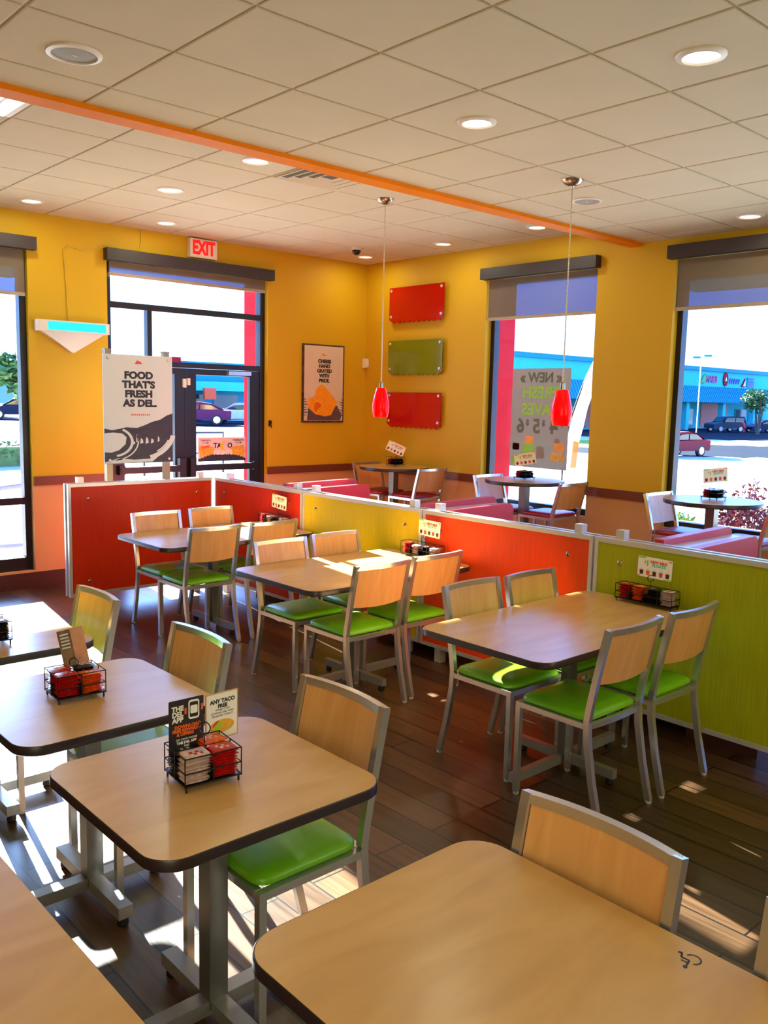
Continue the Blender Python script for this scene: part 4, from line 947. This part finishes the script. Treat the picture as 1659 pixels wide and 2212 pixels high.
# ------------------------------------------------------------------ the world outside the windows
M['concrete'] = mat('pale_concrete', (176, 172, 164), 0.9, spec=0.05, vary=0.06, scale=(0.4, 0.4, 0.4))
M['asphalt'] = mat('dark_asphalt', (15, 21, 34), 0.9, spec=0.05, vary=0.12, scale=(0.5, 0.5, 0.5))
M['lawn'] = mat('sunlit_lawn', (120, 140, 50), 0.9, spec=0.05, vary=0.25, scale=(1.5, 1.5, 1.5))
M['stucco'] = mat('skylight_tinted_stucco', (66, 186, 192), 0.8, spec=0.1, vary=0.03)  # blue of skylit shade is put into the wall's base colour
M['mansard'] = mat('skylight_tinted_seamed_roof', (24, 132, 150), 0.6, spec=0.2, vary=0.05)  # roof colour likewise has the blue skylight painted in
M['shopglass'] = mat('dark_shop_glass', (40, 48, 56), 0.1, spec=0.8)
M['salmon'] = mat('salmon_wall', (214, 120, 96), 0.6)
M['redpaint'] = mat('bright_red_panel', (160, 6, 20), 0.6, spec=0.1)
M['leaf'] = mat('green_leaves', (70, 104, 46), 0.6, vary=0.4, scale=(5, 5, 5))
M['leafred'] = mat('plum_red_leaves', (120, 46, 62), 0.6, vary=0.45, scale=(6, 6, 6))
M['leaf2'] = mat('light_green_leaves', (128, 168, 66), 0.6, vary=0.35, scale=(6, 6, 6))
M['bark'] = mat('grey_bark', (96, 80, 66), 0.8, vary=0.2)
M['mulch'] = mat('dark_mulch', (108, 80, 66), 0.9, vary=0.5, scale=(14, 14, 14), det=6)
M['tyre'] = mat('black_tyre', (26, 26, 28), 0.6)
M['carglass'] = mat('dark_car_glass', (30, 38, 48), 0.06, spec=0.8)
def gz(x, y): return -0.12-0.98*min(1, max(0, (x-0.55*y-9)/18))
m = MB(); gx = [7.18]+[8.9+i*1.6 for i in range(86)]; gy = [-20+i*1.6 for i in range(70)]; grid = {}
for i, x in enumerate(gx):
    for j, y in enumerate(gy): grid[i, j] = m.v((x, y, gz(x, y)))
for i in range(len(gx)-1):
    for j in range(len(gy)-1):
        x, y = (gx[i]+gx[i+1])/2, gy[j]+0.8; d = 0.667*x+0.734*y; l = (0.742*x-0.670*y)/d
        k = 0
        if 50.5 < d < 66 or 76 < d < 113: k = 1
        if 57 < d < 70 and 0.05 < l < 0.262: k = 2
        m.m(k).face([grid[i, j], grid[i+1, j], grid[i+1, j+1], grid[i, j+1]])
struct(m.build('ground_window_side', ['concrete', 'asphalt', 'lawn'], smooth=0))
m = MB(); m.m(0).box(-60, 7.18, WY+WT, 36, -0.3, -0.12); m.m(1).box(-60, 7.18, 36, 46, -0.3, -0.12); m.m(0).box(-60, 7.18, 46, 70, -0.3, -0.12); m.m(2).box(-60, 7.18, 70, 160, -0.3, -0.12)
struct(m.build('ground_entrance_side', ['concrete', 'asphalt', 'lawn'], smooth=0))
m = MB(); m.loft([[(x, 150+8*sin(x*0.05), -0.5) for x in range(-80, 141, 10)], [(x, 152+8*sin(x*0.05), 5.5+2.0*sin(x*0.045+1)+0.6*sin(x*0.21)) for x in range(-80, 141, 10)], [(x, 220, 9+2.5*sin(x*0.04)) for x in range(-80, 141, 10)]], close=False, cap=False)
struct(m.build('hill', mat('hazy_hill', (120, 140, 128), 0.9), smooth=60))
m = MB(); m.box(7.19, 8.6, 1.0, 7.0, -0.1, 0.02); struct(m.build('planting_bed', 'mulch', smooth=0))
m = MB(); m.box(7.18, 7.36, W4[0]-0.02, W4[1]+0.02, 0.72, 0.775); m.box(7.18, 7.36, W3[0]-0.02, W3[1]+0.02, 0.72, 0.775); struct(m.build('sill_1', 'concrete', smooth=0))
# awnings fixed to this building
t = tag(MB().box(7.19, 8.0, 1.75, 4.37, 2.9, 3.04).build('awning', mat('awning_brown', (116, 96, 82), 0.6), smooth=0), 'flat brown awning outside the window with the parked cars', 'awning')
t = tag(MB().box(1.4, 3.19, 8.29, 9.1, 2.92, 3.06).build('awning', bpy.data.materials['awning_brown'], smooth=0), 'flat brown awning outside the far left window', 'awning')
tag(MB().box(8.45, 8.78, 7.265, 7.475, -0.2, 4.2).build('red_pillar', 'redpaint', smooth=0), 'bright red pillar outside beside the window poster', 'pillar')
tag(MB().box(5.74, 5.98, 8.55, 8.82, -0.12, 4.2).build('red_pillar', 'redpaint', smooth=0), 'red pillar outside right of the entrance transom', 'pillar')
# feather flag
t = thing('feather_flag', 'tall white feather flag with a red flame at its foot outside the window', 'flag', (9.5, 6.93, gz(9.5, 6.9)))
fz = -gz(9.5, 6.9)
L_ = [(6.945, 0.97), (6.92, 1.35), (6.865, 1.60), (6.75, 1.92), (6.66, 2.14), (6.575, 2.30), (6.40, 2.62), (6.2, 2.86)]
R_ = [(6.76, 0.975), (6.72, 1.31), (6.65, 1.52), (6.6, 1.75), (6.52, 2.0), (6.42, 2.25), (6.28, 2.55), (6.18, 2.8)]
m = MB(); n = len(L_)
for a, b in ((0, 0.002),):
    V1 = [(m.v((0.02*sin(i), L_[i][0]-6.93, L_[i][1]+fz)), m.v((0.02*sin(i+1), (L_[i][0]+R_[i][0])/2-6.93, (L_[i][1]+R_[i][1])/2+fz)), m.v((0.02*sin(i+2), R_[i][0]-6.93, R_[i][1]+fz))) for i in range(n)]
    for i in range(n-1):
        m.m(0).face([V1[i][0], V1[i][1], V1[i+1][1], V1[i+1][0]]); m.m(1 if i == 0 else 0).face([V1[i][1], V1[i][2], V1[i+1][2], V1[i+1][1]])
m.build('cloth', [sheer_mat('white_flag_cloth', (236, 228, 220), 0.05, 0.6), sheer_mat('flame_flag_cloth', (226, 92, 40), 0.03, 0.5)], t)
m = MB(); m.tube([(0, 0.03, 0), (0, 0.03, 0.97+fz)]+[(0, y-6.925, z+fz) for y, z in L_], 0.012, 8); m.build('pole', 'wire', t)

def foliage(m, c, r, n, leaf=0.1, seed=1, shell=0.55):
    rnd = random.Random(seed)
    for _ in range(n):
        while True:
            p = Vector((rnd.uniform(-1, 1), rnd.uniform(-1, 1), rnd.uniform(-1, 1)))
            if shell < p.length < 1: break
        q = Vector((c[0]+p.x*r[0], c[1]+p.y*r[1], c[2]+p.z*r[2]))
        a = Vector((rnd.uniform(-1, 1), rnd.uniform(-1, 1), rnd.uniform(-0.6, 0.6))).normalized(); b = a.cross(Vector((rnd.uniform(-1, 1), rnd.uniform(-1, 1), rnd.uniform(-1, 1)))).normalized()
        s = leaf*rnd.uniform(0.6, 1.3); m.face([m.v(q-a*s), m.v(q-b*s*0.45), m.v(q+a*s), m.v(q+b*s*0.45)])
    return m
def shrub(label, x, y, z0, r, leafm, n, leaf, seed, sprigs=0, cat='shrub'):
    t = thing('shrub', label, cat, (x, y, z0), 0)
    m = MB(); foliage(m, (0, 0, r[2]), r, n, leaf, seed); m.build('leaves', leafm, t, smooth=0)
    m = MB(); rnd = random.Random(seed+5)
    for k in range(5): m.tube([(0, 0, 0), (rnd.uniform(-.4, .4)*r[0], rnd.uniform(-.4, .4)*r[1], r[2]*1.4)], 0.008, 5)
    for k in range(sprigs):
        a = rnd.uniform(0, 2*PI); q = rnd.uniform(0.3, 0.95); bx_, by_ = r[0]*q*cos(a), r[1]*q*sin(a); h = r[2]*rnd.uniform(1.95, 2.5)
        tip = (bx_+rnd.uniform(-.1, .1), by_+rnd.uniform(-.1, .1), h); m.tube([(bx_*0.6, by_*0.6, r[2]*1.2), tip], 0.004, 4)
        for j in range(7):
            f = 0.55+0.45*j/6; px, py, pz = bx_*0.6+(tip[0]-bx_*0.6)*f, by_*0.6+(tip[1]-by_*0.6)*f, r[2]*1.2+(h-r[2]*1.2)*f
            foliage(m, (px, py, pz), (0.03, 0.03, 0.03), 2, 0.03, seed*50+k*9+j, 0.0)
    m.build('stems', leafm if sprigs else 'bark', t, smooth=0)
shrub('plum red leaved shrub with feathery sprigs outside the window before the cars', 8.2, 3.83, 0.02, (0.36, 0.36, 0.44), 'leafred', 1300, 0.04, 3, 26)
shrub('small green shrub left of the plum red one outside the window', 8.1, 4.45, 0.02, (0.24, 0.22, 0.37), 'leaf2', 420, 0.05, 4)
shrub('green shrub right of the plum red one outside the window', 8.15, 3.15, 0.02, (0.3, 0.28, 0.40), 'leaf2', 420, 0.05, 6)
shrub('low green planting outside the window with the poster', 8.3, 5.6, 0.02, (0.22, 0.8, 0.26), 'leaf2', 500, 0.05, 8)
t = thing('clipped_hedge', 'low clipped hedge outside the far left window', 'hedge', (5.2, 23.2, -0.12))
m = MB(); m.box(-4.4, 3.6, -0.35, 0.35, 0, 0.5)
for k in range(16): foliage(m, (-4.2+k*0.5, 0, 0.32), (0.5, 0.5, 0.36), 170, 0.075, 60+k, 0.3)
m.build('leaves', 'leaf', t, smooth=0)
def tree(label, x, y, z, h, r, seed, trunks=1, n=900, leaf=0.25):
    t = thing('shade_tree', label, 'tree', (x, y, z)); rnd = random.Random(seed)
    m = MB()
    for k in range(7): foliage(m, (rnd.uniform(-.5, .5)*r, rnd.uniform(-.5, .5)*r, h*0.72+rnd.uniform(-.3, .35)*r), (r*0.65, r*0.65, r*0.55), n//7, leaf, seed*10+k, 0.2)
    m.build('crown', 'leaf', t, smooth=0)
    m = MB()
    for k in range(trunks):
        a = 2*PI*k/max(1, trunks); m.tube([(0.1*cos(a), 0.1*sin(a), 0), (0.3*r*cos(a)*(trunks > 1), 0.3*r*sin(a)*(trunks > 1), h*0.75)], [0.11, 0.06], 7)
    m.build('trunk', 'bark', t); return t
tree('small many stemmed tree behind the dark car in the strip mall lot', 92.5, 42.7, -1.1, 5.0, 1.7, 3, 5, 900, 0.22)
for k, (x, y, h, r, lb) in enumerate(((17.2, 48, 3.4, 1.6, 'tree seen far off through the left window'), (22.0, 72, 5.0, 2.2, 'second tree farther off through the left window'))): tree(lb, x, y, gz(x, y), h, r, 20+k, 1, 1100, 0.3)

# strip mall
t = thing('strip_mall', 'long pale strip mall with ribbed mansard and shop signs seen through the right windows', 'building', (90, 54.4, -1.1))
m = MB(); m.box(-34, 40, 3.0, 18, 0, 7.0); m.build('wall', 'stucco', t, smooth=0)
m = MB(); m.box(-34, 40, -0.3, 3.2, 5.3, 7.2); m.build('sign_band', 'stucco', t, smooth=0)
m = MB(); m.box(-34.3, 40.3, -0.6, 3.4, 7.2, 7.65); m.build('cornice', 'mansard', t, smooth=0)
m = MB()
m.loft([[(-34, -0.35, 5.3), (40, -0.35, 5.3)], [(-34, -1.3, 3.35), (40, -1.3, 3.35)], [(-34, 0.3, 3.35), (40, 0.3, 3.35)]], close=False, cap=False)
for k in range(149):
    x = -34+k*0.5; m.loft([[(x, -0.36, 5.3), (x+0.07, -0.36, 5.3), (x+0.07, -0.44, 5.3), (x, -0.44, 5.3)], [(x, -1.3, 3.35), (x+0.07, -1.3, 3.35), (x+0.07, -1.38, 3.35), (x, -1.38, 3.35)]])
m.build('mansard', 'mansard', t, smooth=0)
for x in (-18, -9.5, -0.2, 7.7, 16.7, 25.2, 34):
    m = MB(); m.box(x-0.35, x+0.35, -0.7, 0.0, 0, 3.4); m.build('column', 'stucco', t, smooth=0)
m = MB(); m.box(17.6, 24.6, 2.9, 2.99, 0.2, 3.3); m.box(-8, -1, 2.9, 2.99, 0.2, 3.3); m.box(0.5, 4.0, 2.9, 2.99, 2.5, 3.3); m.build('salmon_panel', 'salmon', t, smooth=0)
for x, w in ((2.6, 1.2), (7.2, 1.2), (11.2, 2.2), (14.2, 1.2), (-6, 2.5), (-13, 4), (-22, 5), (-28, 4), (27, 3), (31, 2)):
    m = MB(); m.box(x, x+w+0.1, 2.85, 2.95, 0.2 if w < 2 else 0.7, 2.6); f = m.build('shop_window', 'stucco', t, smooth=0)
    m = MB(); m.box(x+0.1, x+w, 2.8, 2.86, 0.3 if w < 2 else 0.8, 2.5); m.build('pane', 'shopglass', f, smooth=0)
SF = lambda x, z: frame_mx((x, -0.34, z), (1, 0, 0), (0, 0, 1))
m = MB(); m.text('NAILS', 1.15, SF(13.6, 6.2), 0.08, 0.03, squeeze=0.9); m.build('nail_sign', mat('plum_sign', (176, 60, 110), 0.5), t, smooth=0)
m = MB(); m.T = SF(11.6, 6.2); m.prism([(-0.8, -0.45), (0.2, -0.5), (0.5, 0.1), (0.3, 0.6), (-0.2, 0.4)], 0, 0.12); m.build('leaf_emblem', mat('sign_green', (40, 150, 70), 0.5), t, smooth=0)
m = MB(); m.T = SF(17.1, 6.3)
m.m(0).prism([(0.62*cos(a*PI/12), 0.85*sin(a*PI/12)) for a in range(24)], 0, 0.12); m.m(1).prism([(-0.25, -0.2), (0.25, -0.2), (0.0, 0.3)], 0.12, 0.15)
m.T = SF(21.9, 6.1); m.m(0).prism([(-0.5, -0.6), (0.45, -0.6), (0.45, 0.5)], 0, 0.12); m.m(1).prism([(-0.1, -0.5), (0.5, -0.5), (0.4, 0.2)], 0.12, 0.15)
m.build('red_emblem', ['redpaint', 'white'], t, smooth=0)
m = MB(); m.T = SF(19.4, 6.15)
for k in range(5): m.prism([(-1.3+k*0.6, -0.35), (-1.1+k*0.6, -0.35), (-0.9+k*0.6, 0.25), (-1.1+k*0.6, 0.35)], 0, 0.1); m.prism([(-1.25+k*0.6, 0.0), (-0.85+k*0.6, 0.05), (-0.85+k*0.6, 0.15), (-1.25+k*0.6, 0.1)], 0, 0.1)
m.T = SF(24.0, 6.1)
for k in range(4): m.prism(rrect(2.0, 0.22, 0.03, 2, 0, 0.5-k*0.33), 0, 0.1)
m.build('sign_strokes', mat('sign_blue', (60, 90, 160), 0.5), t, smooth=0)
# low shops seen through the entrance door
t = thing('far_shop', 'low blue shaded shop building seen through the entrance door glass', 'building', (31, 60, -0.9))
m = MB(); m.box(-5, 12, 0, 8, 0, 5.2); m.build('wall', 'mansard', t, smooth=0)
m = MB(); m.box(-5, 12, -1.2, 0, 3.0, 3.7); m.build('canopy', 'stucco', t, smooth=0)
m = MB(); m.box(0.2, 1.7, -1.3, -0.1, 0, 5.4); m.build('red_bay', 'redpaint', t, smooth=0)
m = MB(); m.box(-3.4, -2.5, -1.0, -0.2, 0, 3.0); m.build('column', 'stucco', t, smooth=0)
for x in (-4.8, -2.2, 2.2, 5.2, 8.2):
    m = MB(); m.box(x, x+2.2, -0.06, 0.0, 0.3, 2.7); m.build('shop_window', 'shopglass', t, smooth=0)
m = MB(); m.box(3.6, 4.6, -1.45, -1.2, 2.35, 3.2); m.build('lit_sign', mat('orange_sign', (240, 80, 30), 0.5), t, smooth=0)
t = thing('street_railing', 'dark tube railing outside the entrance door', 'railing', (11.2, 19.0, -0.12))
m = MB(); m.tube([(-1.6, 0, 0), (-1.6, 0, 1.0), (0.55, 0, 1.0), (0.55, 0, 0)], 0.03, 8); m.tube([(-1.6, 0, 0.5), (0.55, 0, 0.5)], 0.02, 8); m.build('rail', 'bronze', t)
t = thing('bike_rack', 'bent blue grey tube rack low outside the far left window', 'rack', (3.75, 10.6, -0.12))
m = MB(); m.tube([(-0.45, 0, 0.06), (-0.36, 0, 0.2), (-0.38, 0, 0.55), (-0.25, 0, 0.78), (0.3, 0.2, 0.8), (0.45, 0.25, 0.5), (0.5, 0.25, 0)], 0.035, 8); m.tube([(-0.45, 0, 0.1), (0.3, 0.1, 0.06)], 0.03, 8); m.build('tube', mat('blue_grey_tube', (92, 100, 150), 0.4), t)
t = thing('lot_lamp', 'parking lot lamp with two flat heads above the strip mall roof', 'street lamp', (57.0, 30.6, -1.1))
m = MB(); m.tube([(0, 0, 0), (0, 0, 6.1)], 0.04, 8); m.build('pole', 'wtrim', t)
for s in (-1, 1):
    m = MB(); m.T = Matrix.Rotation(math.radians(-42), 4, 'Z'); m.box(min(s*0.12, s*0.65), max(s*0.12, s*0.65), -0.2, 0.2, 6.22+0.06*s, 6.34+0.06*s); m.build('head', 'mansard', t, smooth=0)

def car(name, label, x, y, z, rot, paint, suv=False):
    t = thing(name, label, 'car', (x, y, z), rot)
    if suv: low = [(-2.3, 0.42), (-2.3, 0.85), (-2.15, 1.0), (-1.15, 1.12), (2.25, 1.15), (2.32, 0.9), (2.3, 0.42)]; cab = [(-1.2, 1.1), (-0.65, 1.72), (0.0, 1.8), (1.95, 1.78), (2.2, 1.12)]; W = 0.95
    else: low = [(-2.3, 0.32), (-2.32, 0.62), (-2.1, 0.78), (-1.15, 0.93), (1.75, 0.98), (2.22, 0.95), (2.3, 0.6), (2.25, 0.34)]; cab = [(-1.25, 0.92), (-0.45, 1.4), (0.35, 1.45), (1.05, 1.36), (1.85, 0.97)]; W = 0.9
    m = MB()
    ring = lambda P, yy, k, zc: [(px*k, yy, zc+(pz-zc)*k) for px, pz in P]
    m.loft([ring(low, -W, 0.95, 0.65), ring(low, -W+0.1, 1, 0.65), ring(low, W-0.1, 1, 0.65), ring(low, W, 0.95, 0.65)])
    cz = cab[0][1]; m.loft([ring(cab, -W+0.24, 0.96, cz), ring(cab, -W+0.12, 1.0, cz-0.03), ring(cab, W-0.12, 1.0, cz-0.03), ring(cab, W-0.24, 0.96, cz)]); m.build('body', paint, t, smooth=40)
    m = MB(); a, b = cab[1], cab[-2]; top = min(a[1], b[1])-0.09; bot = cz+0.06; mid = (a[0]+b[0])/2
    for s in (-1, 1):
        yy = s*(W-0.105)
        for p in ([(cab[0][0]+0.28, bot), (a[0]+0.08, top), (mid-0.05, top+0.03), (mid-0.05, bot)], [(mid+0.05, bot), (mid+0.05, top+0.03), (b[0]-0.05, top), (cab[-1][0]-0.3, bot)]):
            m.loft([[(q[0], yy-0.02, q[1]) for q in p], [(q[0], yy+0.02, q[1]) for q in p]])
    for p, q in ((cab[0], cab[1]), (cab[-1], cab[-2])):
        dx, dz = q[0]-p[0], q[1]-p[1]; nx = -0.03 if p is cab[0] else 0.03
        m.loft([[(p[0]+dx*f+nx, s*(W-0.25), p[1]+dz*f+0.02) for s in (-1, 1)] for f in (0.1, 0.92)], close=False, cap=False)
    m.build('window_glass', 'carglass', t, smooth=0)
    for wx in (-1.42, 1.38):
        for s in (-1, 1):
            m = MB(); m.T = Matrix.Translation((wx, s*(W-0.1), 0.34 if not suv else 0.38)) @ Matrix.Rotation(PI/2, 4, 'X'); R_ = 0.34 if not suv else 0.38
            m.m(0).lathe([(R_*0.7, -0.11), (R_, -0.1), (R_, 0.1), (R_*0.7, 0.11)], 20); m.m(1).lathe([(R_*0.66, -0.115), (R_*0.66, 0.115)], 16); m.build('wheel', ['tyre', 'steel'], t)
    m = MB()
    for s in (-1, 1): m.box(2.16, 2.3, min(s*(W-0.3), s*(W-0.08)), max(s*(W-0.3), s*(W-0.08)), 0.72 if not suv else 0.85, 0.9 if not suv else 1.1)
    m.build('tail_light', 'redpaint', t, smooth=0); return t
car('sedan', 'red sedan in the lot cut by the window frame', 46.3, 26.2, -1.1, math.radians(-8), mat('red_car_paint', (120, 6, 26), 0.45, spec=0.2))
car('suv', 'dark blue grey suv parked before the strip mall', 96.5, 48.3, -1.1, math.radians(-22), mat('slate_car_paint', (44, 54, 62), 0.45, spec=0.2), True)
car('sedan', 'dark sedan at the right edge beside the small tree', 101.5, 46.2, -1.1, math.radians(-22), mat('navy_car_paint', (26, 34, 56), 0.45, spec=0.2))
car('sedan', 'purple red car seen through the entrance door glass', 28.8, 50.0, gz(28.8, 50), math.radians(-30), mat('plum_car_paint', (110, 28, 70), 0.45, spec=0.2))
car('sedan', 'white car seen through the entrance door glass before the red bay', 33.0, 51.0, gz(33, 51), math.radians(-40), mat('white_car_paint', (220, 220, 222), 0.45, spec=0.2))
car('sedan', 'dark car seen far off through the left window', 21.5, 60.0, gz(21.5, 60), math.radians(-20), bpy.data.materials['navy_car_paint'])

# person bending by the dark suv
def person(label, x, y, z, rot):
    J = {'pel': (0, 0, 0.86), 'sp': (0.16, 0, 1.02), 'ch': (0.36, 0, 1.12), 'nk': (0.5, 0, 1.14), 'hd': (0.6, 0, 1.12), 'hd2': (0.7, 0, 1.06),
         'kl': (0.06, 0.1, 0.48), 'al': (-0.04, 0.1, 0.09), 'tl': (0.14, 0.11, 0.03), 'kr': (0.1, -0.1, 0.47), 'ar': (0.04, -0.1, 0.09), 'tr': (0.22, -0.11, 0.03),
         'sl': (0.4, 0.17, 1.08), 'el': (0.46, 0.2, 0.82), 'hl': (0.58, 0.17, 0.62), 'sr': (0.4, -0.17, 1.08), 'er': (0.48, -0.2, 0.82), 'hr': (0.6, -0.17, 0.64)}
    E_ = [('pel', 'sp'), ('sp', 'ch'), ('ch', 'nk'), ('nk', 'hd'), ('hd', 'hd2'), ('pel', 'kl'), ('kl', 'al'), ('al', 'tl'), ('pel', 'kr'), ('kr', 'ar'), ('ar', 'tr'), ('ch', 'sl'), ('sl', 'el'), ('el', 'hl'), ('ch', 'sr'), ('sr', 'er'), ('er', 'hr')]
    RR = dict(pel=0.15, sp=0.15, ch=0.16, nk=0.06, hd=0.10, hd2=0.09, kl=0.075, al=0.045, tl=0.04, kr=0.075, ar=0.045, tr=0.04, sl=0.07, el=0.045, hl=0.035, sr=0.07, er=0.045, hr=0.035)
    keys = list(J); me = bpy.data.meshes.new('person'); me.from_pydata([J[k] for k in keys], [(keys.index(a), keys.index(b)) for a, b in E_], [])
    o = bpy.data.objects.new('person', me); COL.objects.link(o); sk = o.modifiers.new('skin', 'SKIN'); sub = o.modifiers.new('sub', 'SUBSURF'); sub.levels = 1; sub.render_levels = 1
    for i, k in enumerate(keys): me.skin_vertices[0].data[i].radius = (RR[k], RR[k]); me.skin_vertices[0].data[i].use_root = (k == 'pel')
    dg = bpy.context.evaluated_depsgraph_get(); ev = bpy.data.meshes.new_from_object(o.evaluated_get(dg)); bpy.data.objects.remove(o)
    o = bpy.data.objects.new('person', ev); COL.objects.link(o); o.location = (x, y, z); o.rotation_euler = (0, 0, rot); ev.materials.clear()
    ev.materials.append(mat('red_clothing', (200, 40, 50), 0.7)); ev.materials.append(mat('skin_tone', (196, 140, 112), 0.6))
    for p in ev.polygons: p.use_smooth = True; p.material_index = 1 if (p.center.x > 0.56) else 0
    h = MB(); h.ball((0.63, 0, 1.13), 0.115, 0.105, 0.1, 12, 8); h.build('hair', 'brownink', o)
    return tag(o, label, 'person')
person('person in red clothing bending over beside the dark suv', 95.6, 45.6, -1.1, math.radians(60))
